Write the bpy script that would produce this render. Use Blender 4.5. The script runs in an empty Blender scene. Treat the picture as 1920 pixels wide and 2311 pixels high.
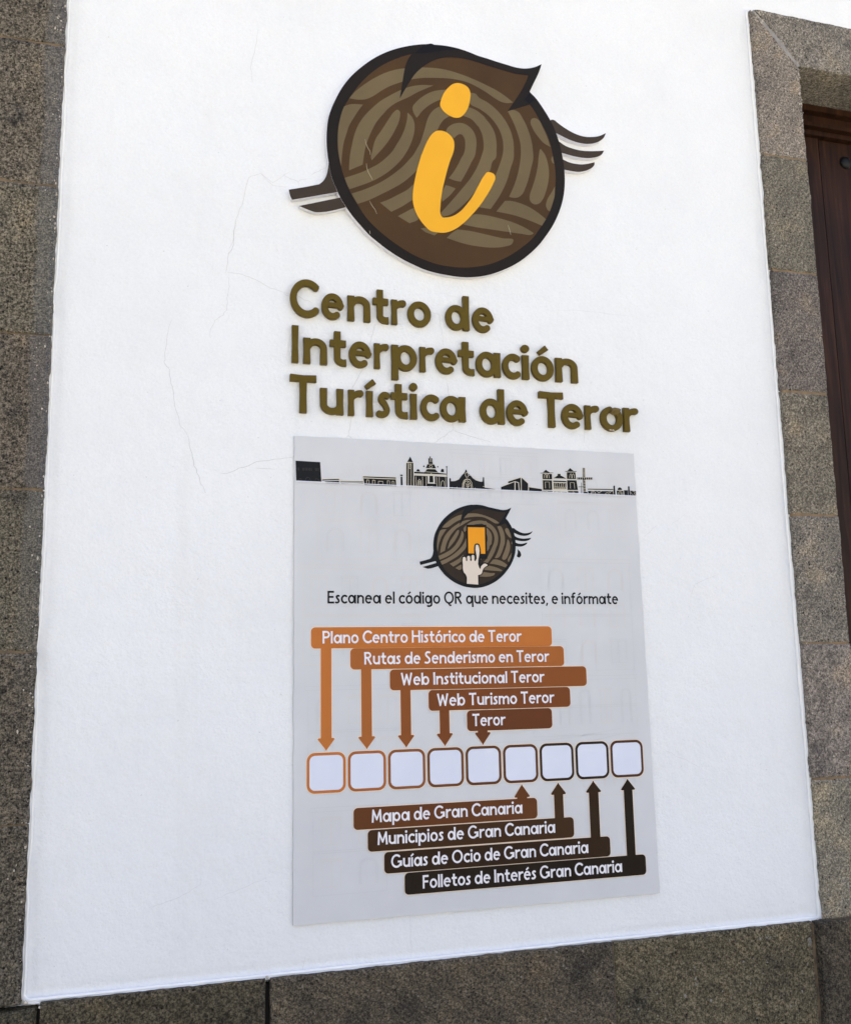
import bpy, math, random
import numpy as np
from mathutils import Vector, Matrix, noise
from mathutils.geometry import tessellate_polygon

random.seed(7)
SC = bpy.context.scene
COL = SC.collection

# ------------------------------------------------------------------ camera
# The plastered wall is the plane y = 0 (x right, z up, street at negative y).
CAM = Vector((-0.31506, -2.00556, 1.6))
RIGHT = Vector((0.95844196, -0.28469914, -0.01831424))
UP = Vector((-0.02916074, -0.16162479, 0.98642135))
FWD = Vector((0.28379334, 0.94489355, 0.16321002))
FPX, PCX, PCY, PH = 2200.0, 960.0, 1155.5, 2311.0
cd = bpy.data.cameras.new('camera')
cam = bpy.data.objects.new('camera', cd)
COL.objects.link(cam)
M = Matrix((RIGHT, UP, -FWD)).transposed().to_4x4()
M.translation = CAM
cam.matrix_world = M
cd.sensor_fit = 'VERTICAL'
cd.sensor_height = 24.0
cd.lens = 24.0 * FPX / PH
cd.clip_start = 0.05
cd.clip_end = 2000
SC.camera = cam

# ------------------------------------------------------------------ light
SUN_EL, SUN_ROT = math.radians(54), math.radians(12)
w = bpy.data.worlds.new('World')
SC.world = w
w.use_nodes = True
nt = w.node_tree
bg = nt.nodes['Background']
sky = nt.nodes.new('ShaderNodeTexSky')
sky.sky_type = 'NISHITA'
sky.sun_disc = False
sky.sun_elevation = SUN_EL
sky.sun_rotation = SUN_ROT
sky.air_density = 0.62
sky.dust_density = 8.0
sky.ozone_density = 0.0
nt.links.new(sky.outputs['Color'], bg.inputs['Color'])
bg.inputs['Strength'].default_value = 0.15
sd = bpy.data.lights.new('sun', 'SUN')
sd.energy = 4.0
sd.angle = math.radians(0.5)
sd.color = (1.0, 0.96, 0.90)
sun = bpy.data.objects.new('sun', sd)
COL.objects.link(sun)
sdir = Vector((math.sin(SUN_ROT) * math.cos(SUN_EL), math.cos(SUN_ROT) * math.cos(SUN_EL), math.sin(SUN_EL)))
sun.rotation_euler = sdir.to_track_quat('Z', 'Y').to_euler()
sun.location = (0, 10, 12)
SC.view_settings.view_transform = 'Standard'
SC.view_settings.look = 'None'
SC.view_settings.gamma = 1.0
SC.view_settings.exposure = 2.08

# ------------------------------------------------------------------ helpers
def unproj(px, py, d=0.0):
    """photo pixel -> (x, z) on the plane d metres in front of the wall"""
    r = FWD * FPX + RIGHT * (px - PCX) - UP * (py - PCY)
    r = r / r.y
    p = CAM + r * (-CAM.y - d)
    return (p.x, p.z)

REG = {'a': (640, 80, 2.29605), 'e1': (680, 90, 5.453125), 'e2': (960, 90, 5.453125), 'e3': (640, 340, 5.453125),
       'e4': (960, 340, 5.453125), 'e5': (1220, 250, 10.90625), 'f1': (760, 230, 9.6944), 'f2': (760, 370, 8.725),
       'f3': (920, 200, 9.6944), 'h': (1000, 1190, 12.4643), 'sm': (920, 1120, 5.453125), 's3': (640, 960, 4.1548),
       's4': (1040, 1000, 4.1548), 'z6': (660, 1320, 2.128), 'z7': (660, 1640, 2.0774), 'l1': (645, 620, 6.2321),
       'l2': (645, 740, 4.9155), 'l3': (960, 760, 3.5612), 'L': (640, 620, 2.128), 'c': (300, 500, 3.23),
       'd': (1600, 0, 4.2), 'g': (1680, 400, 4.2), 'p': (0, 0, 1.0), 'b1': (0, 1950, 2.7266), 'r8': (1400, 1000, 2.1),
       'o': (0, 0, 0.90885)}

def trace(s, d=0.0):
    """'e1 12,30 40,50! ...' -> [(x, z, corner)]"""
    reg = 'p'; out = []
    for t in s.split():
        if t in REG:
            reg = t; continue
        c = t.endswith('!')
        a, b = t.rstrip('!').split(',')
        x0, y0, k = REG[reg]
        x, z = unproj(x0 + float(a) / k, y0 + float(b) / k, d)
        out.append((x, z, c))
    return out

def smooth(pts, closed=True, n=5):
    m = len(pts); out = []
    P = [np.array(p[:2]) for p in pts]; K = [len(p) > 2 and p[2] for p in pts]
    def tang(i):
        if not closed and i == 0: return (P[1] - P[0]) / max(1e-9, np.linalg.norm(P[1] - P[0]))
        if not closed and i == m - 1: return (P[-1] - P[-2]) / max(1e-9, np.linalg.norm(P[-1] - P[-2]))
        a, b, c = P[i - 1], P[i], P[(i + 1) % m]
        l1, l2 = np.linalg.norm(b - a) + 1e-9, np.linalg.norm(c - b) + 1e-9
        return ((b - a) / l1 * l2 + (c - b) / l2 * l1) / (l1 + l2)
    for i in range(m if closed else m - 1):
        j = (i + 1) % m
        a, b = P[i], P[j]; L = np.linalg.norm(b - a)
        if K[i] and K[j]:
            out.append(a); continue
        ta = (b - a) / (L + 1e-9) if K[i] else tang(i)
        tb = (b - a) / (L + 1e-9) if K[j] else tang(j)
        for k in range(n):
            t = k / n
            h = (2*t**3 - 3*t**2 + 1)*a + (t**3 - 2*t**2 + t)*L*ta + (-2*t**3 + 3*t**2)*b + (t**3 - t**2)*L*tb
            out.append(h)
    if not closed: out.append(P[-1])
    return [(float(p[0]), float(p[1])) for p in out]

def S(s, d=0.0, n=5):
    return smooth(trace(s, d), True, n)

def new_obj(name, me, mat=None, parent=None, origin=(0, 0, 0)):
    me.name = name
    o = bpy.data.objects.new(name, me)
    COL.objects.link(o)
    if mat is not None:
        for mm in (mat if isinstance(mat, (list, tuple)) else [mat]):
            me.materials.append(mm)
    if parent is not None:
        o.parent = parent
    else:
        o.location = origin
    return o

def thing(name, label, cat, loc, group=None):
    o = bpy.data.objects.new(name, None)
    o.empty_display_size = 0.05
    COL.objects.link(o)
    o.location = loc
    o['label'] = label; o['category'] = cat
    if group: o['group'] = group
    return o

def shift(me, org):
    me.transform(Matrix.Translation((-org[0], -org[1], -org[2])))
    return me

def mesh_from(verts, faces, mats=None, smooth_=False):
    me = bpy.data.meshes.new('m')
    me.from_pydata([tuple(v) for v in verts], [], faces)
    if mats is not None:
        me.polygons.foreach_set('material_index', mats)
    if smooth_:
        me.polygons.foreach_set('use_smooth', [True] * len(me.polygons))
    me.update()
    return me

def area(l):
    return 0.5 * sum(l[i-1][0]*l[i][1] - l[i][0]*l[i-1][1] for i in range(len(l)))

def curve_mesh(loops, y_back, y_front, bevel=0.0, res=2):
    """closed loops of (x, z) -> filled solid between two depths (or a sheet when they are equal)"""
    cu = bpy.data.curves.new('c', 'CURVE')
    cu.dimensions = '2D'; cu.fill_mode = 'BOTH'
    ext = abs(y_back - y_front) / 2
    cu.extrude = max(0.0, ext - bevel); cu.bevel_depth = bevel; cu.bevel_resolution = res
    cu.offset = -bevel
    for l in loops:
        sp = cu.splines.new('POLY')
        sp.points.add(len(l) - 1)
        for i, p in enumerate(l):
            sp.points[i].co = (p[0], p[1], 0, 1)
        sp.use_cyclic_u = True
    ob = bpy.data.objects.new('c', cu)
    me = bpy.data.meshes.new_from_object(ob)
    bpy.data.objects.remove(ob); bpy.data.curves.remove(cu)
    n = len(me.vertices)
    co = np.empty(n * 3); me.vertices.foreach_get('co', co); co = co.reshape(-1, 3)
    out = np.stack([co[:, 0], (y_back + y_front) / 2 - co[:, 2], co[:, 1]], 1)
    me.vertices.foreach_set('co', out.ravel()); me.update()
    return me

def sheet(loops, y):
    """flat printed shape (loops of (x, z)) at depth y; several outlines may be given as a list of lists"""
    verts = []; faces = []
    for lp in loops:
        lp = lp if isinstance(lp[0], list) else [lp]
        base = len(verts)
        vs = [[Vector((p[0], p[1], 0)) for p in l] for l in lp]
        for l in lp:
            verts += [(p[0], y, p[1]) for p in l]
        for t in tessellate_polygon(vs):
            faces.append(tuple(base + i for i in t))
    me = bpy.data.meshes.new('m')
    me.from_pydata(verts, [], faces)
    me.update()
    flip = [p for p in me.polygons if p.normal.y > 0]
    for p in flip: p.flip()
    me.update()
    return me

def ribbon_geo(pts, width, y, verts, faces, taper=True):
    n = len(pts)
    b = len(verts)
    for i, p in enumerate(pts):
        a = pts[max(0, i - 1)]; c = pts[min(n - 1, i + 1)]
        dx, dz = c[0] - a[0], c[1] - a[1]; L = math.hypot(dx, dz) + 1e-9
        ww = width * (0.5 + 0.5 * math.sin(math.pi * (i + 0.3) / (n - 0.4))) if taper else width
        ww *= 0.5
        yy = y(p[0], p[1]) if callable(y) else y
        verts += [(p[0] - dz / L * ww, yy, p[1] + dx / L * ww), (p[0] + dz / L * ww, yy, p[1] - dx / L * ww)]
    for i in range(n - 1):
        k = b + 2 * i
        faces.append((k, k + 1, k + 3, k + 2))

def lines_mesh(polys, width, y, taper=False):
    v = []; f = []
    for i, p in enumerate(polys):
        ribbon_geo(p, width, y - i * 1e-5, v, f, taper)
    return mesh_from(v, f)

def box_geo(x0, x1, y0, y1, z0, z1, verts, faces):
    b = len(verts)
    verts += [(x0, y0, z0), (x1, y0, z0), (x1, y1, z0), (x0, y1, z0), (x0, y0, z1), (x1, y0, z1), (x1, y1, z1), (x0, y1, z1)]
    faces += [(b, b+1, b+5, b+4), (b+1, b+2, b+6, b+5), (b+2, b+3, b+7, b+6), (b+3, b, b+4, b+7), (b+4, b+5, b+6, b+7), (b+3, b+2, b+1, b)]

# ------------------------------------------------------------------ materials
def lin(c):
    return tuple(((v / 255) / 12.92 if v / 255 <= 0.04045 else ((v / 255 + 0.055) / 1.055) ** 2.4) for v in c)

def mat_basic(name, rgb, rough=0.5, spec=0.5, coat=0.0):
    m = bpy.data.materials.new(name); m.use_nodes = True
    b = m.node_tree.nodes['Principled BSDF']
    b.inputs['Base Color'].default_value = (*rgb, 1)
    b.inputs['Roughness'].default_value = rough
    b.inputs['Specular IOR Level'].default_value = spec
    b.inputs['Coat Weight'].default_value = coat
    return m

def N(m, t, **kw):
    n = m.node_tree.nodes.new(t)
    for k, v in kw.items():
        if k in n.inputs.keys(): n.inputs[k].default_value = v
        else: setattr(n, k, v)
    return n

def Lk(m, a, b):
    m.node_tree.links.new(a, b)

def ramp(m, stops, fac):
    r = m.node_tree.nodes.new('ShaderNodeValToRGB')
    e = r.color_ramp.elements
    while len(e) < len(stops): e.new(0.5)
    for i, (p, c) in enumerate(stops):
        e[i].position = p
        e[i].color = (c, c, c, 1) if isinstance(c, (int, float)) else (*c, 1)
    Lk(m, fac, r.inputs[0])
    return r

def mixc(m, fac, a, b, blend='MIX'):
    n = m.node_tree.nodes.new('ShaderNodeMix'); n.data_type = 'RGBA'; n.blend_type = blend
    for sock, v in ((n.inputs[0], fac), (n.inputs[6], a), (n.inputs[7], b)):
        if hasattr(v, 'is_linked'): Lk(m, v, sock)
        else: sock.default_value = v if isinstance(v, (int, float)) else (*v, 1)
    return n.outputs[2]

def mat_print(name, srgb, rough=0.45, var=0.06, k=0.93):
    """printed vinyl: flat ink with a faint unevenness"""
    m = mat_basic(name, tuple(v * k for v in lin(srgb)), rough, 0.14)
    b = m.node_tree.nodes['Principled BSDF']
    tc = N(m, 'ShaderNodeTexCoord')
    no = N(m, 'ShaderNodeTexNoise', Scale=9.0, Detail=4.0)
    Lk(m, tc.outputs['Object'], no.inputs['Vector'])
    c = tuple(v * k for v in lin(srgb))
    r = ramp(m, [(0.3, tuple(v * (1 - var) for v in c)), (0.7, tuple(min(1, v * (1 + var)) for v in c))], no.outputs['Fac'])
    Lk(m, r.outputs[0], b.inputs['Base Color'])
    r2 = ramp(m, [(0.3, rough - 0.06), (0.7, rough + 0.08)], no.outputs['Fac'])
    Lk(m, r2.outputs[0], b.inputs['Roughness'])
    return m

def mat_plaster():
    m = mat_basic('white_plaster', (0.8, 0.8, 0.8), 0.85, 0.25)
    b = m.node_tree.nodes['Principled BSDF']
    tc = N(m, 'ShaderNodeTexCoord')
    big = N(m, 'ShaderNodeTexNoise', Scale=2.2, Detail=5.0, Roughness=0.6)
    mid = N(m, 'ShaderNodeTexNoise', Scale=26.0, Detail=5.0, Roughness=0.6)
    fin = N(m, 'ShaderNodeTexNoise', Scale=200.0, Detail=4.0, Roughness=0.6, Distortion=0.6)
    for n in (big, mid, fin): Lk(m, tc.outputs['Object'], n.inputs['Vector'])
    c = ramp(m, [(0.35, (0.775, 0.775, 0.77)), (0.65, (0.835, 0.835, 0.83))], big.outputs['Fac'])
    c2 = ramp(m, [(0.3, 0.955), (0.6, 1.0)], fin.outputs['Fac'])
    cc = mixc(m, 1.0, c.outputs[0], c2.outputs[0], 'MULTIPLY')
    sm_ = N(m, 'ShaderNodeMapping'); sm_.inputs['Scale'].default_value = (9, 9, 0.9); Lk(m, tc.outputs['Object'], sm_.inputs['Vector'])
    st = N(m, 'ShaderNodeTexNoise', Scale=1.0, Detail=5.0, Roughness=0.6); Lk(m, sm_.outputs[0], st.inputs['Vector'])
    sf = ramp(m, [(0.60, 0.0), (0.78, 0.3)], st.outputs['Fac'])
    cc = mixc(m, sf.outputs[0], cc, (0.72, 0.705, 0.67))
    Lk(m, cc, b.inputs['Base Color'])
    # patches of rougher and smoother trowelling
    a = N(m, 'ShaderNodeMath', operation='MULTIPLY')
    rr = ramp(m, [(0.42, 0.25), (0.62, 1.0)], big.outputs['Fac'])
    Lk(m, fin.outputs['Fac'], a.inputs[0]); Lk(m, rr.outputs[0], a.inputs[1])
    a2 = N(m, 'ShaderNodeMath', operation='MULTIPLY_ADD'); a2.inputs[1].default_value = 0.5
    Lk(m, a.outputs[0], a2.inputs[0])
    a3 = N(m, 'ShaderNodeMath', operation='MULTIPLY'); a3.inputs[1].default_value = 1.3
    Lk(m, mid.outputs['Fac'], a3.inputs[0]); Lk(m, a3.outputs[0], a2.inputs[2])
    bp = N(m, 'ShaderNodeBump', Strength=0.65, Distance=0.005)
    Lk(m, a2.outputs[0], bp.inputs['Height']); Lk(m, bp.outputs[0], b.inputs['Normal'])
    return m

def mat_stone(name, base, warm, dark, grain=1.0, pore=1.0, strokes=0.0, rot=0.6, margin=None, gc=1.0):
    """volcanic stone: speckled, pitted, with brown and grey clouds"""
    m = mat_basic(name, base, 0.92, 0.2)
    b = m.node_tree.nodes['Principled BSDF']
    tc = N(m, 'ShaderNodeTexCoord')
    oi = N(m, 'ShaderNodeObjectInfo')
    mp = N(m, 'ShaderNodeVectorMath', operation='MULTIPLY_ADD')
    Lk(m, oi.outputs['Random'], mp.inputs[0]); mp.inputs[1].default_value = (7.3, 3.1, 5.7); Lk(m, tc.outputs['Object'], mp.inputs[2])
    v = mp.outputs[0]
    cloud = N(m, 'ShaderNodeTexNoise', Scale=9.0, Detail=6.0, Roughness=0.68)
    gr = N(m, 'ShaderNodeTexNoise', Scale=165.0 * grain, Detail=3.0, Roughness=0.7)
    gr2 = N(m, 'ShaderNodeTexNoise', Scale=330.0 * grain, Detail=2.0, Roughness=0.6)
    po = N(m, 'ShaderNodeTexVoronoi', Scale=105.0 * grain); po.feature = 'F1'; po.inputs['Randomness'].default_value = 1.0
    lt = N(m, 'ShaderNodeTexVoronoi', Scale=95.0 * grain)
    wob = N(m, 'ShaderNodeVectorMath', operation='MULTIPLY_ADD')
    wob.inputs[1].default_value = (0.008, 0.008, 0.008)
    Lk(m, gr.outputs['Color'], wob.inputs[0]); Lk(m, v, wob.inputs[2])
    for n in (cloud, gr, gr2): Lk(m, v, n.inputs['Vector'])
    Lk(m, wob.outputs[0], po.inputs['Vector'])
    off = N(m, 'ShaderNodeVectorMath', operation='ADD'); off.inputs[1].default_value = (1.7, 2.9, 0.4)
    Lk(m, wob.outputs[0], off.inputs[0]); Lk(m, off.outputs[0], lt.inputs['Vector'])
    c0 = ramp(m, [(0.34, tuple(0.72 * q for q in dark)), (0.46, base), (0.56, tuple(1.08 * q for q in base)), (0.66, tuple(1.25 * q for q in warm))], cloud.outputs['Fac'])
    g = ramp(m, [(0.36, 1 - 0.52 * gc), (0.5, 0.98), (0.62, 1 + 0.6 * gc)], gr.outputs['Fac'])
    c1 = mixc(m, 1.0, c0.outputs[0], g.outputs[0], 'MULTIPLY')
    g2 = ramp(m, [(0.35, 1 - 0.28 * gc), (0.65, 1 + 0.3 * gc)], gr2.outputs['Fac'])
    c1 = mixc(m, 1.0, c1, g2.outputs[0], 'MULTIPLY')
    pc = ramp(m, [(0.14, 0.12), (0.30, 1.0)], po.outputs['Distance'])
    # only some cells become pits
    sel = N(m, 'ShaderNodeSeparateColor'); Lk(m, po.outputs['Color'], sel.inputs[0])
    sr = ramp(m, [(0.6, 1.0), (0.66, 0.0)], sel.outputs[0]) if pore >= 1 else ramp(m, [(0.22, 1.0), (0.28, 0.0)], sel.outputs[0])
    c2 = mixc(m, sr.outputs[0], c1, mixc(m, 1.0, c1, pc.outputs[0], 'MULTIPLY'))
    ls = N(m, 'ShaderNodeSeparateColor'); Lk(m, lt.outputs['Color'], ls.inputs[0])
    lsel = ramp(m, [(0.86, 0.0), (0.9, 1.0)], ls.outputs[0])
    ld = ramp(m, [(0.16, 0.55), (0.28, 0.0)], lt.outputs['Distance'])
    lf = N(m, 'ShaderNodeMath', operation='MULTIPLY'); Lk(m, lsel.outputs[0], lf.inputs[0]); Lk(m, ld.outputs[0], lf.inputs[1])
    c3 = mixc(m, lf.outputs[0], c2, tuple(min(0.6, x * 2.6 + 0.05) for x in base))
    h = gr.outputs['Fac']
    if margin is not None:      # smoother grey dressed band along one edge
        sx = N(m, 'ShaderNodeSeparateXYZ'); Lk(m, tc.outputs['Object'], sx.inputs[0])
        mm = N(m, 'ShaderNodeMath', operation='MULTIPLY_ADD'); mm.inputs[1].default_value = 0.05
        Lk(m, cloud.outputs['Fac'], mm.inputs[0]); Lk(m, sx.outputs[0], mm.inputs[2])
        a0, a1 = margin[0] - margin[1] + 0.025, margin[0] - margin[1] * 0.72 + 0.025
        mr = N(m, 'ShaderNodeMapRange'); Lk(m, mm.outputs[0], mr.inputs[0])
        mr.inputs[1].default_value = a0; mr.inputs[2].default_value = a1
        if margin[2] < 0:
            mr.inputs[1].default_value = margin[0] + margin[1] + 0.025; mr.inputs[2].default_value = margin[0] + margin[1] * 0.6 + 0.025
        gm = ramp(m, [(0.35, 0.6), (0.65, 1.4)], gr2.outputs['Fac'])
        fl = N(m, 'ShaderNodeMath', operation='MULTIPLY'); Lk(m, mr.outputs[0], fl.inputs[0])
        zr = N(m, 'ShaderNodeMapRange'); Lk(m, sx.outputs[2], zr.inputs[0])
        zr.inputs[1].default_value = 0.45; zr.inputs[2].default_value = 0.95; zr.inputs[3].default_value = 0.0; zr.inputs[4].default_value = 0.6
        Lk(m, zr.outputs[0], fl.inputs[1])
        c3 = mixc(m, fl.outputs[0], c3, mixc(m, 1.0, margin[3], gm.outputs[0], 'MULTIPLY'))
    if strokes > 0:   # slanting chisel marks
        r0 = N(m, 'ShaderNodeMapping'); r0.inputs['Rotation'].default_value = (0, rot, 0); Lk(m, v, r0.inputs['Vector'])
        rm = N(m, 'ShaderNodeMapping'); rm.inputs['Scale'].default_value = (1, 1, 0.16); Lk(m, r0.outputs[0], rm.inputs['Vector'])
        sn = N(m, 'ShaderNodeTexNoise', Scale=150.0, Detail=3.0, Roughness=0.6); Lk(m, rm.outputs[0], sn.inputs['Vector'])
        sc = ramp(m, [(0.42, 1 - 0.45 * strokes), (0.62, 1 + 0.75 * strokes)], sn.outputs['Fac'])
        c3 = mixc(m, 1.0, c3, sc.outputs[0], 'MULTIPLY')
    c3 = mixc(m, 1.0, c3, oi.outputs['Color'], 'MULTIPLY')
    Lk(m, c3, b.inputs['Base Color'])
    hh = N(m, 'ShaderNodeMath', operation='MULTIPLY_ADD'); hh.inputs[1].default_value = 0.8
    pm = N(m, 'ShaderNodeMath', operation='MULTIPLY'); Lk(m, pc.outputs[0], pm.inputs[0]); pm.inputs[1].default_value = 0.45
    Lk(m, h, hh.inputs[0]); Lk(m, pm.outputs[0], hh.inputs[2])
    bp = N(m, 'ShaderNodeBump', Strength=0.8, Distance=0.004)
    Lk(m, hh.outputs[0], bp.inputs['Height']); Lk(m, bp.outputs[0], b.inputs['Normal'])
    return m

def mat_wood():
    m = mat_basic('dark_varnished_wood', (0.03, 0.014, 0.008), 0.5, 0.16)
    b = m.node_tree.nodes['Principled BSDF']
    tc = N(m, 'ShaderNodeTexCoord')
    mp = N(m, 'ShaderNodeMapping'); mp.inputs['Scale'].default_value = (1, 1, 0.06)
    Lk(m, tc.outputs['Object'], mp.inputs['Vector'])
    n1 = N(m, 'ShaderNodeTexNoise', Scale=60.0, Detail=5.0, Roughness=0.65, Distortion=0.4)
    n2 = N(m, 'ShaderNodeTexNoise', Scale=2.0, Detail=3.0)
    Lk(m, mp.outputs[0], n1.inputs['Vector']); Lk(m, tc.outputs['Object'], n2.inputs['Vector'])
    c = ramp(m, [(0.3, (0.009, 0.0037, 0.0018)), (0.55, (0.026, 0.0108, 0.0052)), (0.75, (0.052, 0.0235, 0.012))], n1.outputs['Fac'])
    c2 = ramp(m, [(0.35, (0.8, 0.78, 0.8)), (0.65, (1.35, 1.2, 1.0))], n2.outputs['Fac'])
    Lk(m, mixc(m, 1.0, c.outputs[0], c2.outputs[0], 'MULTIPLY'), b.inputs['Base Color'])
    bp = N(m, 'ShaderNodeBump', Strength=0.25, Distance=0.002)
    Lk(m, n1.outputs['Fac'], bp.inputs['Height']); Lk(m, bp.outputs[0], b.inputs['Normal'])
    return m

def mat_noise(name, a, c, scale, rough=0.9, bump=0.3, spec=0.25):
    m = mat_basic(name, a, rough, spec)
    b = m.node_tree.nodes['Principled BSDF']
    tc = N(m, 'ShaderNodeTexCoord')
    n1 = N(m, 'ShaderNodeTexNoise', Scale=scale, Detail=6.0, Roughness=0.65)
    Lk(m, tc.outputs['Object'], n1.inputs['Vector'])
    r = ramp(m, [(0.3, a), (0.7, c)], n1.outputs['Fac'])
    Lk(m, r.outputs[0], b.inputs['Base Color'])
    bp = N(m, 'ShaderNodeBump', Strength=bump, Distance=0.003)
    Lk(m, n1.outputs['Fac'], bp.inputs['Height']); Lk(m, bp.outputs[0], b.inputs['Normal'])
    return m

XL, XR, ZB, ZT, XJ, ZS = -0.4875, 1.2095, 1.0295, 3.330, 1.346, 3.183
SF = 0.019            # how far the stone stands proud of the plaster

MT = {
    'plaster': mat_plaster(),
    'crack': mat_basic('hairline_crack', (0.50, 0.485, 0.47), 0.95, 0.1),
    'stone_left': mat_stone('brown_grey_stone', (0.110, 0.093, 0.068), (0.135, 0.108, 0.072), (0.092, 0.080, 0.064), margin=(XL + 0.75, 0.040, 1, (0.135, 0.128, 0.118)), gc=1.2),
    'stone_jamb': mat_stone('grey_stone', (0.160, 0.139, 0.112), (0.180, 0.147, 0.106), (0.132, 0.119, 0.101), 1.05, 0.5, 0.25, -0.7, gc=0.9),
    'stone_plinth': mat_stone('dark_olive_stone', (0.080, 0.066, 0.043), (0.096, 0.074, 0.043), (0.062, 0.054, 0.039), 1.05, 0.5, 0.35, 0.95, gc=1.05),
    'mortar': mat_noise('ochre_mortar', (0.075, 0.06, 0.042), (0.22, 0.15, 0.085), 38),
    'mortar_ochre': mat_noise('jamb_ochre_mortar', (0.13, 0.10, 0.068), (0.30, 0.195, 0.10), 45),
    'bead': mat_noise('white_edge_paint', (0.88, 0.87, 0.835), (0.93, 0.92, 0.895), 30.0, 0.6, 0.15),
    'mortar_pale': mat_noise('pale_mortar', (0.20, 0.185, 0.165), (0.34, 0.325, 0.30), 45),
    'gap': mat_basic('dark_gap', (0.02, 0.018, 0.016), 0.95, 0.1),
    'wood': mat_wood(),
    'iron': mat_basic('black_iron', (0.010, 0.010, 0.011), 0.42, 0.2),
    'pave': mat_noise('street_paving', (0.252, 0.248, 0.205), (0.348, 0.342, 0.284), 6.0),
    'pvc': mat_noise('white_board_edge', (0.70, 0.69, 0.72), (0.80, 0.79, 0.82), 14.0, 0.5, 0.1),
    'emb_black': mat_print('emblem_black', (35, 28, 20), 0.38, 0.10),
    'emb_over': mat_print('emblem_overlap_black', (22, 19, 18), 0.38, 0.08),
    'emb_brown': mat_print('emblem_brown', (77, 55, 29), 0.38, 0.14),
    'emb_stripe': mat_print('emblem_taupe', (110, 95, 67), 0.38, 0.10),
    'emb_limb': mat_print('emblem_limb_brown', (66, 55, 44), 0.4, 0.08),
    'yellow': mat_print('emblem_yellow', (238, 174, 44), 0.4, 0.04),
    'scratch': mat_basic('scratch', (0.42, 0.36, 0.22), 0.6, 0.3),
    'letter': mat_noise('olive_brown_paint', (0.096, 0.062, 0.0055), (0.116, 0.078, 0.009), 22.0, 0.40, 0.06, 0.14),
    'broken': mat_noise('broken_letter_core', (0.10, 0.06, 0.010), (0.17, 0.12, 0.04), 60.0, 0.6, 0.4),
    'chip': mat_basic('pale_chip', (0.55, 0.45, 0.36), 0.7, 0.3),
    'poster': mat_print('poster_grey', (211, 211, 212), 0.42, 0.03),
    'poster_edge': mat_basic('poster_edge', (0.42, 0.41, 0.40), 0.7, 0.3),
    'ink': mat_print('black_ink', (26, 26, 27), 0.45, 0.05),
    'cream': mat_print('cream_line', (226, 214, 188), 0.45, 0.03),
    'ghost_y': mat_print('faint_ochre_line', (214, 209, 202), 0.42, 0.02),
    'ghost_g': mat_print('faint_grey_line', (205, 205, 206), 0.42, 0.02),
    'txt_w': mat_print('white_lettering', (236, 232, 236), 0.45, 0.02),
    'halo': mat_print('peach_outline', (243, 220, 196), 0.45, 0.02),
    'tile': mat_print('tile_white', (222, 225, 238), 0.42, 0.02),
    'sm_brown': mat_print('small_emblem_brown', (50, 40, 31), 0.42, 0.08),
    'sm_stripe': mat_print('small_emblem_taupe', (119, 103, 80), 0.42, 0.06),
    'sm_black': mat_print('small_emblem_black', (24, 25, 26), 0.42, 0.05),
    'screen': mat_print('screen_orange', (236, 156, 34), 0.42, 0.03),
    'hand': mat_print('hand_beige', (222, 208, 192), 0.42, 0.03),
}
BARC = [(191, 113, 52), (168, 98, 46), (138, 78, 36), (120, 66, 30), (103, 56, 28),
        (98, 55, 25), (61, 36, 14), (45, 26, 10), (27, 15, 6)]
BAR = [mat_print('bar_ink', c, 0.45, 0.04) for c in BARC]
TILC = [(190, 112, 54), (168, 98, 52), (140, 84, 46), (110, 66, 34), (94, 56, 30), (88, 52, 28), (52, 34, 20), (42, 30, 22), (78, 46, 28)]
TIL = [mat_print('tile_frame_ink', c, 0.45, 0.04) for c in TILC]

# ------------------------------------------------------------------ setting
me = mesh_from([(-60, -60, 0), (60, -60, 0), (60, 60, 0), (-60, 60, 0)], [(0, 1, 2, 3)])
g = new_obj('street_paving', me, MT['pave']); g['kind'] = 'structure'

def undul(x, z):
    return (0.0007 * math.sin(5.1 * x + 1.7 * z + 0.4) + 0.0006 * math.sin(3.3 * z - 2.2 * x + 1.1)
            + 0.0004 * math.sin(11.7 * x - 8.3 * z) + 0.0003 * math.sin(17 * z + 6 * x + 2))

def edge_wob(t, s):
    return (noise.noise(Vector((t * 9.0, s, 0.3))) * 0.0022 + noise.noise(Vector((t * 38.0, s, 1.3))) * 0.0011
            + noise.noise(Vector((t * 2.2, s, 4.1))) * 0.002)

BULGE = [(1.653, 0.055, 0.007), (2.37, 0.02, 0.006), (2.33, 0.012, 0.005), (1.24, 0.03, 0.004), (2.86, 0.03, 0.003)]
def wall_h(x, z):
    """height of the plaster skin in front of the wall plane"""
    dl = x - XL + edge_wob(z, 1.0) * 0.6
    for zc, sg, am in BULGE:
        dl += am * math.exp(-((z - zc) / sg) ** 2) if z < zc + 3 * sg else 0
    db = z - ZB + edge_wob(x, 2.0) * 0.3
    # rounded corner at the lower left
    if dl < 0.02 and db < 0.02:
        d1 = 0.02 - math.hypot(max(0, 0.02 - dl), max(0, 0.02 - db))
    else:
        d1 = min(dl, db)
    dr = XR - x + edge_wob(z, 3.0) * 0.7
    dt = z - ZT + edge_wob(x, 4.0)
    d2 = max(dr, dt) if not (dr > 0 and dt > 0) else math.hypot(dr, dt)
    d = min(d1, d2)
    h = undul(x, z)
    if d < -0.004: return h - 0.01
    if d < 0.0065:
        t = 1 - max(0.0, d) / 0.0065
        h += 0.0085 * t * t * (1.3 - 0.3 * t)
    h -= 0.0014 * math.exp(-((d - 0.014) / 0.008) ** 2)   # shallow trowel groove beside the stone
    return h

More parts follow.
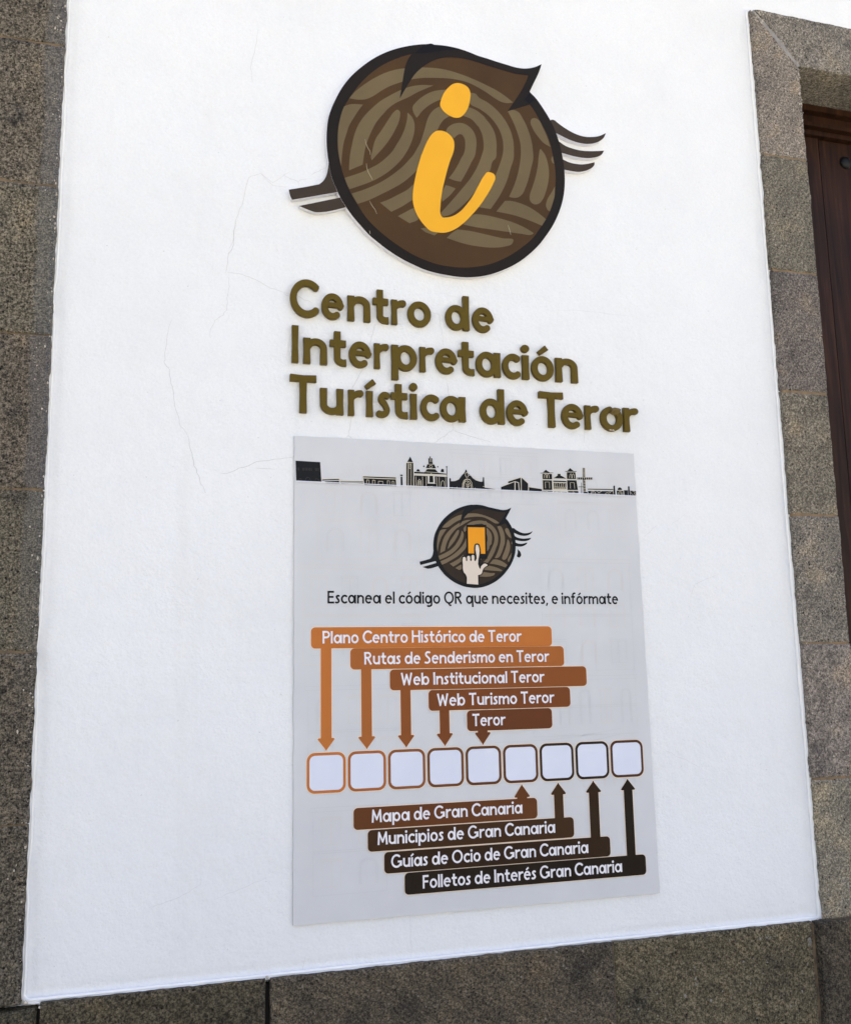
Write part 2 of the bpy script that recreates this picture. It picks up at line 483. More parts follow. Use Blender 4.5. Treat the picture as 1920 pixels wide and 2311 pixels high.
def dense(a, b, keys, fine=0.0014, coarse=0.012, band=0.022):
    xs = [a]; x = a
    while x < b:
        dmin = min(abs(x - k) for k in keys)
        step = fine if dmin < band else min(coarse, fine + (dmin - band) * 0.3)
        x = min(b, x + step); xs.append(x)
    return xs

xs = dense(XL - 0.012, 2.2, [XL, XR])
zs = dense(ZB - 0.012, 3.62, [ZB, ZT])
nx, nz = len(xs), len(zs)
wv = [(x, -wall_h(x, z), z) for z in zs for x in xs]
wf = []
for j in range(nz - 1):
    for i in range(nx - 1):
        xc, zc = xs[i], zs[j]
        if xc > XR + 0.02 and zc < ZT - 0.03: continue
        k = j * nx + i
        wf.append((k, k + 1, k + nx + 1, k + nx))
wall = thing('plaster_wall', 'white plastered house wall with hairline cracks between the dark stone trims', 'wall', (0.4, 0, 0))
WO = (0.4, 0, 0)
new_obj('plaster_face', shift(mesh_from(wv, wf, smooth_=True), WO), MT['plaster'], wall)
v = []; f = []
box_geo(-9, XL + 0.03, 0.012, 5, 0, 5.2, v, f)          # the rest of the house behind and beside
box_geo(XL + 0.03, XJ - 0.01, 0.012, 5, 0, 5.2, v, f)
box_geo(XJ - 0.01, 3.05, 0.012, 5, ZS + 0.03, 5.2, v, f)
box_geo(XJ - 0.01, 3.05, 0.26, 5, 0, ZS + 0.03, v, f)
box_geo(3.05, 9, 0.012, 5, 0, 5.2, v, f)
new_obj('masonry', shift(mesh_from(v, f), WO), MT['plaster'], wall)
v = []; f = []
box_geo(XL - 3, 2.2, 0.0005, 0.011, 3.62, 5.2, v, f)
box_geo(2.2, 6, 0.0005, 0.011, 3.35, 5.2, v, f)
new_obj('upper_plaster', shift(mesh_from(v, f), WO), MT['plaster'], wall)

# cracks, drawn as thin jagged grooves that follow the plaster
def jag(pts, amp=0.0022, sub=4):
    out = []
    for i in range(len(pts) - 1):
        a, b = pts[i], pts[i + 1]
        for k in range(sub):
            t = k / sub
            j = amp * (0 if (k == 0 and i == 0) else 1)
            out.append((a[0] + (b[0] - a[0]) * t + random.uniform(-j, j) * .6, a[1] + (b[1] - a[1]) * t + random.uniform(-j, j) * .6))
    out.append(pts[-1][:2]); return out
CRACKS = [
    ('c 745,0 740,80 735,170 700,230 690,310 680,375', 0.9),
    ('c 690,370 800,385 900,425 1000,485 1130,525', 0.8),
    ('c 695,400 708,470 690,560 688,630 660,680 600,720 570,780 565,850', 0.7),
    ('c 285,720 258,800 240,930 232,1030 265,1080 280,1180 300,1280 320,1400 350,1490 400,1560', 0.9),
    ('c 400,1560 420,1660 450,1780 490,1890 530,1980', 1.1),
    ('c 1180,1712 1080,1730 900,1755 780,1800 690,1838 640,1835', 1.0),
    ('c 893,1797 1035,1807', 0.8),
    ('o 530,60 524,95 515,140 518,170', 0.7),
    ('o 595,352 560,375 535,355 510,365 500,410 485,450 478,500 470,510', 0.7),
    ('o 535,355 560,380 592,383', 0.6),
    ('e3 525,205 400,260 345,300', 0.8), ('e3 0,300 60,330 185,385 195,440', 0.7), ('e3 185,385 215,355 290,350', 0.6),
    ('L 440,235 425,290 412,335', 0.8), ('L 385,440 360,490 335,535 328,560', 0.9), ('L 325,680 318,730 312,772', 0.9),
    ('L 312,772 300,783', 0.9), ('L 312,772 328,786', 0.9),
    ('L 745,190 752,250 765,300 768,345', 0.6), ('L 778,500 790,560 800,610 806,660', 0.8), ('L 808,700 813,745', 0.8),
    ('L 813,745 780,770 740,795 722,808', 0.9), ('L 813,745 870,768 940,788 992,806', 0.9),
    ('L 1452,660 1444,720 1441,806', 0.8), ('L 60,95 100,120 140,135', 0.8), ('L 0,90 30,105', 0.8),
    ('L 1300,170 1400,172 1520,185 1660,200', 0.35), ('L 700,180 745,190', 0.6),
    ('r8 455,625 400,645 350,670 330,720 328,760', 0.5), ('r8 170,390 110,445', 0.4), ('r8 200,1450 280,1490 370,1535', 0.4),
    ('b1 920,265 1000,240 1130,190 1240,125', 0.45), ('b1 1320,215 1480,150 1640,85', 0.4), ('p 690,2155 682,2200', .4), ('p 925,2075 928,2160', .4),
    ('p 1545,1160 1512,1185', .3),
]
for s, wd in CRACKS:
    pts = [(p[0], p[1]) for p in trace(s)]
    v = []; f = []
    ribbon_geo(jag(pts), 0.00075 * wd, lambda x, z: -wall_h(x, z) - 0.0006, v, f)
    new_obj('crack', shift(mesh_from(v, f), WO), MT['crack'], wall)
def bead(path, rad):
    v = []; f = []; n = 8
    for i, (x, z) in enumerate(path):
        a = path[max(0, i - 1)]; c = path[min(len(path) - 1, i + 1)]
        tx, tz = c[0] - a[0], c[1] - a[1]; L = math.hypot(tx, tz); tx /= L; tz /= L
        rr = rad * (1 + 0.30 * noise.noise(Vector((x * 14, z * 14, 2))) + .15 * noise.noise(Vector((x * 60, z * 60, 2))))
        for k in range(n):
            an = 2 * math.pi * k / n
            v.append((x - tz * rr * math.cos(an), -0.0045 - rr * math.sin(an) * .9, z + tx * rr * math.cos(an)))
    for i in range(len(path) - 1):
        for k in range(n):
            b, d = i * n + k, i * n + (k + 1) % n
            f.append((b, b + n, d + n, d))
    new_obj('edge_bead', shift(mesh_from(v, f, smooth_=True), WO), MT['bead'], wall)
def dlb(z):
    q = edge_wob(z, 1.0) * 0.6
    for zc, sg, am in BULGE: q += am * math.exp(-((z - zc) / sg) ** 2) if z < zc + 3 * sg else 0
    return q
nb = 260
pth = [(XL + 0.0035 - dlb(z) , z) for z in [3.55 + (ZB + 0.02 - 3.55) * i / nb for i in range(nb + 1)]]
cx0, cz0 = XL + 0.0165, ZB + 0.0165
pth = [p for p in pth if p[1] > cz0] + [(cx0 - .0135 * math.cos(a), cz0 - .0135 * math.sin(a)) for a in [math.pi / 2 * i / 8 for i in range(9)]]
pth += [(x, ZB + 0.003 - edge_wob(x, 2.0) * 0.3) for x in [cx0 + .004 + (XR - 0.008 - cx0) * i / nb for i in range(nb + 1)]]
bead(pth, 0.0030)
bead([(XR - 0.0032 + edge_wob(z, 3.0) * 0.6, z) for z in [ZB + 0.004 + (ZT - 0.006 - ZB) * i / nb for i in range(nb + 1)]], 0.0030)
v = []; f = []
for _ in range(150):      # pin holes and flecks in the paint
    x, z = random.uniform(XL + 0.03, XR - 0.03), random.uniform(ZB + 0.03, 3.3)
    if 0 - .01 < x < .81 and 1.1 < z < 2.11: continue
    a = random.uniform(0, 3.14); L = random.uniform(0.0008, 0.0032)
    ribbon_geo([(x, z), (x + L * math.cos(a) * .5, z + L * math.sin(a) * .5), (x + L * math.cos(a), z + L * math.sin(a))],
               random.uniform(0.0007, 0.0016), lambda x, z: -wall_h(x, z) - 0.0006, v, f)
new_obj('pinholes', shift(mesh_from(v, f), WO), MT['crack'], wall)

# ------------------------------------------------------------------ stonework
def stone_block(name, quad, front, mat, parent, org, step=0.007, rnd=0.006, rough=0.0016, seed=0.0, wob=0.002, back=0.03, tone=None):
    """quad: bottom-left, bottom-right, top-right, top-left in (x, z); heightfield face with worn edges and sides"""
    (ax, az), (bx, bz), (cx, cz), (dx, dz) = quad
    W = max(math.hypot(bx - ax, bz - az), math.hypot(cx - dx, cz - dz)); H = max(math.hypot(dx - ax, dz - az), math.hypot(cx - bx, cz - bz))
    def params(L):
        n = max(4, int(L / step)); e = rnd / L
        return sorted(set([0, e * .25, e * .6, e, 1 - e, 1 - e * .6, 1 - e * .25, 1] + [e + (1 - 2 * e) * i / n for i in range(n + 1)]))
    us, vs = params(W), params(H)
    verts = []; faces = []
    for t in vs:
        for u in us:
            x = (ax * (1 - u) + bx * u) * (1 - t) + (dx * (1 - u) + cx * u) * t
            z = (az * (1 - u) + bz * u) * (1 - t) + (dz * (1 - u) + cz * u) * t
            e = min(u * W, (1 - u) * W, t * H, (1 - t) * H)
            n1 = noise.noise(Vector((x * 16, z * 16, seed)))
            n2 = noise.noise(Vector((x * 70, z * 70, seed + 3)))
            n3 = noise.noise(Vector((x * 170, z * 170, seed + 5)))
            y = front + rough * (0.8 * n1 + 0.7 * n2 + 0.5 * n3)
            r = rnd * (1.0 + 0.9 * n2)
            if e < r:
                q = 1 - e / r
                y -= r * 0.75 * (1 - math.sqrt(max(0, 1 - q * q)))
            wx = wob * (noise.noise(Vector((z * 30, seed, 7))) + .6 * noise.noise(Vector((z * 110, seed, 9))))
            wz = wob * (noise.noise(Vector((x * 30, seed, 8))) + .6 * noise.noise(Vector((x * 110, seed, 11))))
            k = max(0.0, 1 - e / 0.02)
            verts.append((x + wx * k, -y, z + wz * k))
    nu, nv = len(us), len(vs)
    for j in range(nv - 1):
        for i in range(nu - 1):
            a = j * nu + i
            faces.append((a, a + 1, a + nu + 1, a + nu))
    loop = [i for i in range(nu)] + [j * nu + nu - 1 for j in range(1, nv)] + [(nv - 1) * nu + i for i in range(nu - 2, -1, -1)] + [j * nu for j in range(nv - 2, 0, -1)]
    b = len(verts)
    for i in loop:
        verts.append((verts[i][0], back, verts[i][2]))
    m = len(loop)
    for i in range(m):
        j = (i + 1) % m
        faces.append((loop[j], loop[i], b + i, b + j))
    me = mesh_from(verts, faces, smooth_=True)
    o = new_obj(name, shift(me, org), mat, parent)
    t_ = tone if tone is not None else 1.0 + 0.16 * math.sin(seed * 2.39 + 0.5)
    o.color = (t_, t_ * (1 + 0.02 * math.sin(seed)), t_ * (1 + 0.05 * math.sin(seed * 1.7)), 1)
    return o

def rq(x0, x1, z0, z1):
    return ((x0, z0), (x1, z0), (x1, z1), (x0, z1))

COURSES = [1.0285, 1.3405, 1.653, 1.9645, 2.2765, 2.5945, 2.911, 3.226, 3.54]
GAP = 0.0012
pil = thing('stone_pilaster', 'brown pitted stone quoin column rising along the left edge of the white wall', 'stone column', (-0.75, 0, 1.03))
PO = (-0.75, 0, 1.03)
for i in range(len(COURSES) - 1):
    stone_block('block', rq(-1.05, XL, COURSES[i] + GAP, COURSES[i + 1] - GAP), SF + 0.0015 * math.sin(i * 2.1), MT['stone_left'], pil, PO, seed=i * 3.7, rnd=0.004, tone=[.76, .82, .92, .9, .98, 1.0, .94, 1.02][i])
for c_ in COURSES[1:]:
    v = []; f = []
    box_geo(-1.05, XL - 0.003, -SF + 0.0022, 0.02, c_ - 0.005, c_ + 0.005, v, f)
    new_obj('mortar_joint', shift(mesh_from(v, f), PO), MT['mortar'], pil)

pli = thing('stone_plinth', 'dark olive stone base course running along the foot of the white wall', 'plinth', (0.36, 0, 0))
LO = (0.36, 0, 0)
XP = [unproj(88, 2275, SF)[0], unproj(605, 2215, SF)[0], unproj(1383, 2125, SF)[0], unproj(1834, 2095, SF)[0]]
stone_block('block', rq(-1.05, XP[0] - 0.004, 0.5, ZB - 0.009), SF + 0.006, MT['stone_plinth'], pli, LO, seed=21, rnd=0.014, rough=0.003, tone=.8)
stone_block('block', rq(XP[0] + 0.002, XP[1] - 0.0045, 0.5, ZB), SF, MT['stone_plinth'], pli, LO, seed=22, rnd=0.003, wob=.0012, tone=.8)
stone_block('block', rq(XP[1] + 0.0045, XP[2] - 0.001, 0.5, ZB), SF + 0.001, MT['stone_plinth'], pli, LO, seed=23.5, rnd=0.003, wob=.0012, tone=1.02)
stone_block('block', rq(XP[2] + 0.001, XP[3] - 0.003, 0.5, ZB), SF, MT['stone_plinth'], pli, LO, seed=25, rnd=0.003, wob=.0012, tone=1.22)
for x0, x1, s in ((-1.05, -0.3, 31), (-0.295, 0.45, 32), (0.455, 1.2, 33)):
    stone_block('block', rq(x0, x1, 0.02, 0.496), SF, MT['stone_plinth'], pli, LO, seed=s, step=0.02)
for c_ in (XP[2], XP[3]):
    v = []; f = []
    box_geo(c_ - 0.006, c_ + 0.006, -SF + 0.002, 0.02, 0.03, ZB - 0.004, v, f)
    new_obj('mortar_joint', shift(mesh_from(v, f), LO), MT['mortar'], pli)
v = []; f = []
box_geo(-1.05, XP[2] - 0.02, -0.004, 0.03, 0.03, ZB - 0.012, v, f)
new_obj('open_joint', shift(mesh_from(v, f), LO), MT['gap'], pli)
# crumbs of pale mortar where the plaster meets the open joints
v = []; f = []
for (px, py, r) in ((90, 2275, .0026), (58, 2264, .0034), (604, 2207, .003), (110, 700, .006), (1846, 2075, .0022)):
    x, z = unproj(px, py, SF)
    import bmesh
    bm = bmesh.new(); bmesh.ops.create_icosphere(bm, subdivisions=2, radius=r)
    for q in bm.verts:
        k = 1 + .5 * noise.noise(q.co * 300 + Vector((px, 0, 0)))
        q.co = Vector((q.co.x * k * 1.1, q.co.y * k * .6, q.co.z * k))
    b = len(v); bm.verts.ensure_lookup_table(); bm.verts.index_update()
    v += [(q.co.x + x, q.co.y - SF + .003, q.co.z + z) for q in bm.verts]
    f += [tuple(b + q.index for q in fc.verts) for fc in bm.faces]
    bm.free()
new_obj('plaster_crumb', shift(mesh_from(v, f, smooth_=True), WO), mat_noise('dirty_plaster', (.42, .36, .28), (.62, .58, .5), 150), wall)

dsur = thing('stone_door_surround', 'grey stone door jamb and lintel framing the dark wooden door', 'door surround', (1.28, 0, 1.03))
DO = (1.28, 0, 1.03)
for i in range(6):
    stone_block('jamb_block', rq(XR, XJ, COURSES[i] + GAP * 1.4, COURSES[i + 1] - GAP * 1.4), SF + 0.001 * math.sin(i * 1.7), MT['stone_jamb'], dsur, DO,
                seed=40 + i * 2.3, rnd=0.004, rough=0.0013, back=0.15)
i = 6
stone_block('jamb_block', ((XR, COURSES[6] + GAP), (XJ, COURSES[6] + GAP), (XJ, ZS - 0.006), (XR, ZT - 0.004)), SF, MT['stone_jamb'], dsur, DO, seed=61, rnd=0.004, rough=0.0015, back=0.15)
stone_block('lintel', ((XJ + 0.004, ZS), (2.9, ZS), (2.9, ZT), (XR + 0.012, ZT)), SF, MT['stone_jamb'], dsur, DO, seed=64, rnd=0.005, rough=0.0018, back=0.15)
stone_block('base_block', rq(XP[3] + 0.004, XJ + 0.02, 0.02, ZB + 0.0005), SF + 0.017, MT['stone_plinth'], dsur, DO, seed=67, rnd=0.006, back=0.15, tone=.85)
stone_block('jamb_block', rq(2.76, 2.9, 0.02, ZS - 0.004), SF, MT['stone_jamb'], dsur, DO, seed=69, rnd=0.004, back=0.15, step=.02)
for c_ in COURSES[:7]:
    v = []; f = []
    box_geo(XR + 0.003, XJ - 0.003, -SF + 0.0012, 0.1, c_ - 0.005, c_ + 0.005, v, f)
    new_obj('mortar_joint', shift(mesh_from(v, f), DO), MT['mortar_ochre'], dsur)
mid = [(XR + 0.006 + (XJ - XR - 0.004) * t / 14, ZT - 0.006 + (ZS - ZT + 0.008) * t / 14, (0.0022 + 0.0050 * t / 14) * (1 + 0.9 * noise.noise(Vector((t * .9, 3, 1))))) for t in range(15)]
a = [(p[0] + p[2], p[1] + p[2]) for p in mid] + [(p[0] - p[2], p[1] - p[2]) for p in reversed(mid)]
new_obj('mitre_mortar', shift(curve_mesh([a], 0.03, -SF + 0.0006), DO), MT['mortar_pale'], dsur)

def flecks(n, xf, zf, mat, parent, org, smin, smax, seed):
    q = random.Random(seed); v = []; f = []
    for _ in range(n):
        x, z = xf(q), zf(q); r_ = smin + (smax - smin) * q.random() ** 2.5; m = q.randint(5, 8); b = len(v)
        st = q.uniform(.7, 1.8)
        v.append((x, -SF - 0.0042, z))
        for k in range(m):
            a_ = 2 * math.pi * k / m; rr = r_ * q.uniform(.5, 1.1)
            v.append((x + rr * math.cos(a_), -SF - 0.0034, z + rr * math.sin(a_) * st))
        f += [(b, b + 1 + k, b + 1 + (k + 1) % m) for k in range(m)]
    o = new_obj('plaster_splash', shift(mesh_from(v, f), org), mat, parent); o['kind'] = 'stuff'
FLK = mat_noise('splash_cream', (0.36, 0.30, 0.22), (0.60, 0.54, 0.46), 90)
FLK2 = mat_noise('stone_splash', (0.15, 0.135, 0.11), (0.30, 0.28, 0.25), 120)
flecks(330, lambda q: XL - 0.002 - 0.03 * q.random() ** 2.2, lambda q: 1.05 + 2.1 * (1 - q.random() ** 1.5), FLK, pil, PO, 0.0004, 0.0026, 3)
flecks(200, lambda q: XR + 0.004 + 0.012 * q.random() ** 2, lambda q: 1.05 + 2.25 * q.random(), FLK, dsur, DO, 0.0004, 0.0018, 4)
flecks(60, lambda q: XR + 0.006 + 0.03 * q.random(), lambda q: 3.285 + 0.035 * q.random(), FLK, dsur, DO, 0.0008, 0.003, 5)
flecks(70, lambda q: XP[2] + 0.02 + 0.48 * q.random(), lambda q: ZB - 0.012 - 0.2 * q.random(), FLK2, pli, LO, 0.0005, 0.0035, 8)
flecks(40, lambda q: XP[1] + 0.02 + 0.68 * q.random(), lambda q: ZB - 0.012 - 0.2 * q.random(), FLK2, pli, LO, 0.0005, 0.0028, 9)
flecks(9, lambda q: 1.155 + 0.012 * q.random(), lambda q: ZB - 0.047 + 0.012 * q.random(), FLK2, pli, LO, 0.002, 0.005, 10)
flecks(26, lambda q: 1.03 + 0.05 * q.random(), lambda q: ZB - 0.026 + 0.006 * q.random(), FLK2, pli, LO, 0.0006, 0.003, 11)
flecks(26, lambda q: XJ - 0.012 + 0.01 * q.random(), lambda q: 3.02 + 0.14 * q.random(), FLK, dsur, DO, 0.0008, 0.0035, 6)

# ------------------------------------------------------------------ door
RD = 0.125                     # the door frame sits this far behind the wall plane
door = thing('wooden_door', 'dark varnished wooden door set back inside the grey stone surround', 'door', (1.9, RD, 0.05))
DR = (1.9, RD, 0.05)
def zat(px, py, d): return unproj(px, py, d)[1]
z1, z2, z3 = zat(1812, 246, -RD), zat(1814, 281, -RD - .02), zat(1815, 300, -RD - .03)
v = []; f = []
box_geo(XJ - 0.01, 2.78, RD, RD + 0.05, z1, ZS + 0.05, v, f)
new_obj('head_rail', shift(mesh_from(v, f), DR), MT['wood'], door)
v = []; f = []
box_geo(XJ - 0.01, 2.78, RD + 0.022, RD + 0.06, z2, z1 - 0.0005, v, f)
box_geo(XJ - 0.01, 2.78, RD + 0.014, RD + 0.06, z2 - 0.004, z2 + 0.008, v, f)
box_geo(XJ - 0.01, 2.78, RD + 0.032, RD + 0.07, z3, z2 - 0.0045, v, f)
new_obj('moulding', shift(mesh_from(v, f), DR), MT['wood'], door)
xst = unproj(1877, 650, -RD - .045)[0]
v = []; f = []
box_geo(XJ - 0.01, xst - 0.004, RD + 0.045, RD + 0.09, 0.05, z3 - 0.001, v, f)
new_obj('stile', shift(mesh_from(v, f), DR), MT['wood'], door)
x = xst
for k in range(7):
    wd = 0.165 if k else 0.15
    v = []; f = []
    box_geo(x + 0.0025, min(2.77, x + wd - 0.0015), RD + 0.050 + 0.001 * (k % 2), RD + 0.09, 0.05, z3 - 0.001, v, f)
    new_obj('plank', shift(mesh_from(v, f), DR), MT['wood'], door)
    x += wd
v = []; f = []
box_geo(XJ - 0.01, 2.78, RD + 0.088, RD + 0.1, 0.05, z3, v, f)
new_obj('backing', shift(mesh_from(v, f), DR), MT['gap'], door)
xs_, zs_ = unproj(1906, 366, -RD - .045)
for zz in (zs_, zs_ - 0.5, zs_ - 1.0):
    bm = bmesh.new(); bmesh.ops.create_uvsphere(bm, u_segments=24, v_segments=12, radius=0.019)
    me = bpy.data.meshes.new('m'); bm.to_mesh(me); bm.free()
    me.transform(Matrix.Translation((xs_ + .004, RD + 0.049, zz)) @ Matrix.Diagonal((1, .62, 1, 1)))
    me.polygons.foreach_set('use_smooth', [True] * len(me.polygons))
    new_obj('stud', shift(me, DR), MT['iron'], door)

# ------------------------------------------------------------------ emblem on the wall
ED = 0.015                      # its face stands this far off the wall
OUT = 'e1 330,1472 312,1300 312,1150 328,990 365,860 420,735 500,590 610,450 750,325 900,222 1060,145 1220,95 1380,65 1540,53 '
TOP = 'e2 100,60 230,72 340,92 450,122 560,162 640,195 760,232 880,272 1000,308 1100,338 1190,353 1280,350 1340,337 1425,300! '
DISC = OUT + TOP + ('1405,365 1370,450 1330,530 1278,638! 1350,710 1430,820 1500,930 1560,1040 1620,1190 1665,1350 e4 1690,108 1705,220 1712,330 1710,450 1695,570 '
        '1665,690 1620,810 1560,930 1480,1050 1390,1165 1280,1270 1150,1370 1010,1445 860,1505 700,1545 560,1558 420,1555 280,1535 130,1505 0,1468 '
        'e3 1600,1405 1450,1330 1300,1235 1150,1120 1050,1035 950,925 860,820 770,695 700,580 640,450 590,320 560,180 540,30')
RING = ('e1 452,1363 445,1250 450,1130 462,1030 490,925 525,830 590,720 660,620 760,500 870,400 1000,310 1150,240 1370,175 1500,168 e2 150,185 400,185 700,262 900,322 1100,385 1290,405! '
        '1290,480 1250,600 1225,720 1275,790 1340,880 1390,970 1440,1060 1490,1160 1530,1270 1555,1380 e4 1575,120 1590,200 1598,300 1595,450 1575,600 1540,720 1475,850 1400,965 1310,1085 '
        '1200,1180 1080,1265 930,1345 780,1400 620,1430 480,1440 330,1430 150,1400 0,1350 e3 1600,1285 1450,1195 1300,1090 1150,965 1020,830 920,680 840,550 780,420 730,280 695,140')
LEAF = ('e1 1210,722! 1240,540 1262,400 1290,290 1345,190 1410,125 1500,70! 1545,54 e2 100,61 230,73 340,93 450,123 560,163 640,196 760,233 880,273 1000,309 1100,339 1190,354 1280,351 1340,338 1425,301! '
        '1405,366 1370,451 1330,531 1279,640! 1325,700! 1275,798! 1190,825 1100,852 1005,880! 1080,775 1130,700 1180,620 1230,525 1265,440! 1100,418 900,362 700,297 500,240 350,218 220,222 100,255 0,310 '
        'e1 1400,420 1330,520 1270,620')
OVER1 = 'e1 1400,165! 1440,120 1500,72! 1620,57 e2 100,62 230,75 340,95 440,121! 350,128 250,128 150,145 50,160 e1 1500,168'
OVER2 = 'e2 1215,735! 1277,655! 1338,745! 1272,788!'
STRIPES = [
    'e1 590,720! 650,650 760,560 900,470 1050,400 1200,360 1270,352 1500,340 e2 0,342 150,352 300,382 450,430 600,490 750,560 900,640 1000,710 1075,772! 1000,780 930,765 850,720 750,650 650,590 530,530 400,495 250,475 100,470 e1 1500,470 1400,480 1300,500 1200,530 1080,575 980,630 880,695 800,730 700,738',
    'f1 160,100! 290,55 430,50 570,62! 480,180 370,350 280,500 210,700 150,900 115,1150 95,1410! 40,1150 20,850 30,600 70,380 110,230',
    'f2 240,130! f1 270,1380 285,1200 330,950 390,700 490,470 620,290 780,130 930,0 e1 1080,690 1220,620 1350,575 1480,557 1620,563! 1540,597 1420,650 1320,705 1230,745 f1 1340,0 1180,100 1010,270 870,440 760,640 680,830 620,1030 585,1230 565,1375! f2 380,70',
    'f1 1330,175 1375,210 1382,290 1355,430 1280,600 1180,780 1050,960 900,1130 765,1280! 745,1220 770,1100 800,960 850,810 950,660 1070,480 1160,340 1250,220',
    'f1 1545,235! 1640,330 1690,450 1700,560 1680,720 1630,880 1540,1070 1420,1250 1220,1454 f2 950,200 780,300 600,380 400,450 250,500! 200,400 155,275! 300,230 500,160 650,90 820,0 f1 1080,1220 1200,1100 1310,930 1430,720 1510,500 1540,340',
    'f2 290,585! 500,520 700,440 900,340 1100,210 1330,20 f1 1560,1290 1671,1163 f3 200,1320 270,1190 320,1050 380,850 420,700 500,540 620,430 700,395 850,360 1100,350 1320,405 1500,480 1745,690 e2 720,950 800,1050 850,1150 870,1250 872,1350 850,1472 e4 835,120 790,250 700,370 600,520 450,680 300,790 200,820! 190,765! 320,620 440,480 560,330 640,190 700,30 e2 710,1360 712,1260 690,1150 640,1050 f3 1540,830 1400,680 1240,610 1070,590 900,615 780,690 700,800 640,930 560,1100 450,1350 f2 1640,60 1540,160 1400,290 1250,400 1050,510 850,610 640,710 410,790! 350,690',
    'f2 850,765! 1000,710 1200,610 1400,500 1510,400 1600,330 1650,500 1600,650 1480,715 1300,830 1070,945!',
    'f2 1200,1030! 1350,950 1500,875 1600,850 1640,950 1600,1090 1430,1170!',
    'e4 -60,960! 0,950 150,1015! 110,1045! 0,1005!',
    'f3 830,940! 870,860 960,790 1080,755 1200,760 1320,820 1420,920 1480,1050 1500,1170 1490,1320 1470,1454 e4 560,150 500,270 435,383! 360,370 285,340! 340,270 400,170 440,90 e2 470,1400 487,1290 480,1220 440,1165 f3 1150,1000 1070,1030 1010,1090! 900,1010',
    'e4 245,425! 300,440 370,468! 300,550 205,630! 190,560',
    'f3 190,640! 115,500 105,410 180,300 320,180 500,80 700,35 840,25 1100,30 1370,90 1500,130 e2 640,695 760,770 870,860 970,980 1040,1110 1075,1230 1085,1350 1080,1472 e4 1050,200 1000,370 920,540 800,720! 700,705 640,695! 740,580 850,330 900,200 940,80 e2 955,1350 950,1250 920,1140 860,1030 770,930 660,850 550,790 f3 1340,300 1000,235 690,255 560,310 420,400 300,510 230,600',
    'e2 1010,880! 1080,865 1140,890 1200,980 1260,1110 1300,1240 1318,1360 1322,1472 e4 1300,200 1270,330 1230,450 1185,540 1130,578 1080,582 1025,570! 1080,450 1130,300 1160,150 e2 1172,1380 1165,1280 1130,1150 1080,1020',
    'e2 1415,1345 e4 1392,60 1380,180 1350,330 1310,460 1280,560 1285,620 1330,660 1390,655 1440,600 1480,500 1510,370 1517,260 1500,150 1460,40 e2 1435,1370',
    'e2 1290,1000 1310,970 1345,965 1385,985 1440,1080 1490,1190 1535,1320! 1450,1270 1380,1190 1320,1100',
    'e4 1562,62! 1545,110 1560,150 1580,165!',
    'e4 1590,440! 1545,520 1490,620 1480,680 1500,730 1525,750! 1560,650 1585,560',
    'e4 975,620! 1050,620 1150,645 1270,695 1380,765 1480,845! 1430,925! 1300,870 1100,800 870,750!',
    'e4 500,850! 600,785 700,790 850,820 1000,860 1150,915 1280,985 1325,1020 1300,1035 1180,1025 1000,1000 800,970 600,940 460,910!',
    'e4 390,970! 550,990 750,1035 950,1080 1080,1100 1060,1150 980,1180 830,1195 650,1180 450,1140 260,1075! 330,1010',
]
DOT = 'e2 390,535 460,550 520,590 548,650 545,740 520,840 470,920 420,958 360,962 280,930 210,870 178,810 190,740 230,650 280,590 330,550'
STEM_I = ('e2 170,1120 230,1130 300,1175 340,1230 352,1300 345,1365 e4 296,140 240,340 200,520 182,680 182,780 205,822 260,825 340,805 420,755 500,670 580,560 650,430 720,310 760,268 800,272 845,300 '
          '855,340 830,410 760,540 680,660 580,780 460,900 340,980 240,1012 150,1010 50,985 e3 1745,940 1680,860 1620,750 1590,640 1588,540 1600,430 1630,280 1670,130 1710,0 f3 300,1454 380,1250 450,1110 540,990 620,935')
LIMBS = ['e3 65,480! 250,450 440,413! 490,370 525,310 545,220 552,150! 610,200! 720,500! 105,605! 80,550',
         'e3 190,680! 705,575! 800,690! 450,758 390,757 330,738',
         'e5 205,250! 265,220 340,235 400,285 600,430 800,545 950,605 1100,640 1250,645 1420,625 1600,550! 1540,670 1440,750 1300,800 1150,815 950,790 700,710 340,530! 230,380',
         'e5 420,735! 600,860 800,935 1000,980 1200,993 1400,990 1555,980! 1500,1070 1400,1130 1250,1160 1050,1158 800,1115 500,1030!',
         'e5 530,1190! 700,1270 850,1305 1000,1320 1150,1305 1315,1265! 1320,1310 1270,1390 1170,1450 1050,1490 900,1503 750,1485 570,1445!']
emb = thing('round_wall_emblem', 'large round brown emblem with a yellow letter i, above the lettering', 'emblem',
            (*[unproj(1020, 400)[0]], 0, unproj(1020, 620)[1]))
EO = tuple(emb.location)
disc = S(DISC, ED)
def board(name, loop, back, front, matface, parent, org):
    me = curve_mesh([loop], back, front)
    o = new_obj(name, shift(me, org), [MT['pvc'], matface], parent)
    for p in me.polygons:
        if p.normal.y < -0.9 and abs(p.center.y + org[1] - front) < 1e-4: p.material_index = 1
        elif p.normal.y > 0.9 and abs(p.center.y + org[1] - front) < 1e-4: p.material_index = 1
    return o
board('disc_board', disc, -0.002, -ED, MT['emb_black'], emb, EO)
for s in LIMBS:
    board('stick' if s.startswith('e3') else 'tail', S(s, ED - .001), -0.002, -ED + 0.001, MT['emb_limb'], emb, EO)
def printed(name, loops, y, mat, parent, org):
    return new_obj(name, shift(sheet(loops, y), org), mat, parent)
printed('ball_fill', [S(RING, ED)], -ED - 0.0003, MT['emb_brown'], emb, EO)
STR = [S(s, ED) for s in STRIPES]
for l in STR:
    printed('thread_stripe', [l], -ED - 0.0006, MT['emb_stripe'], emb, EO)
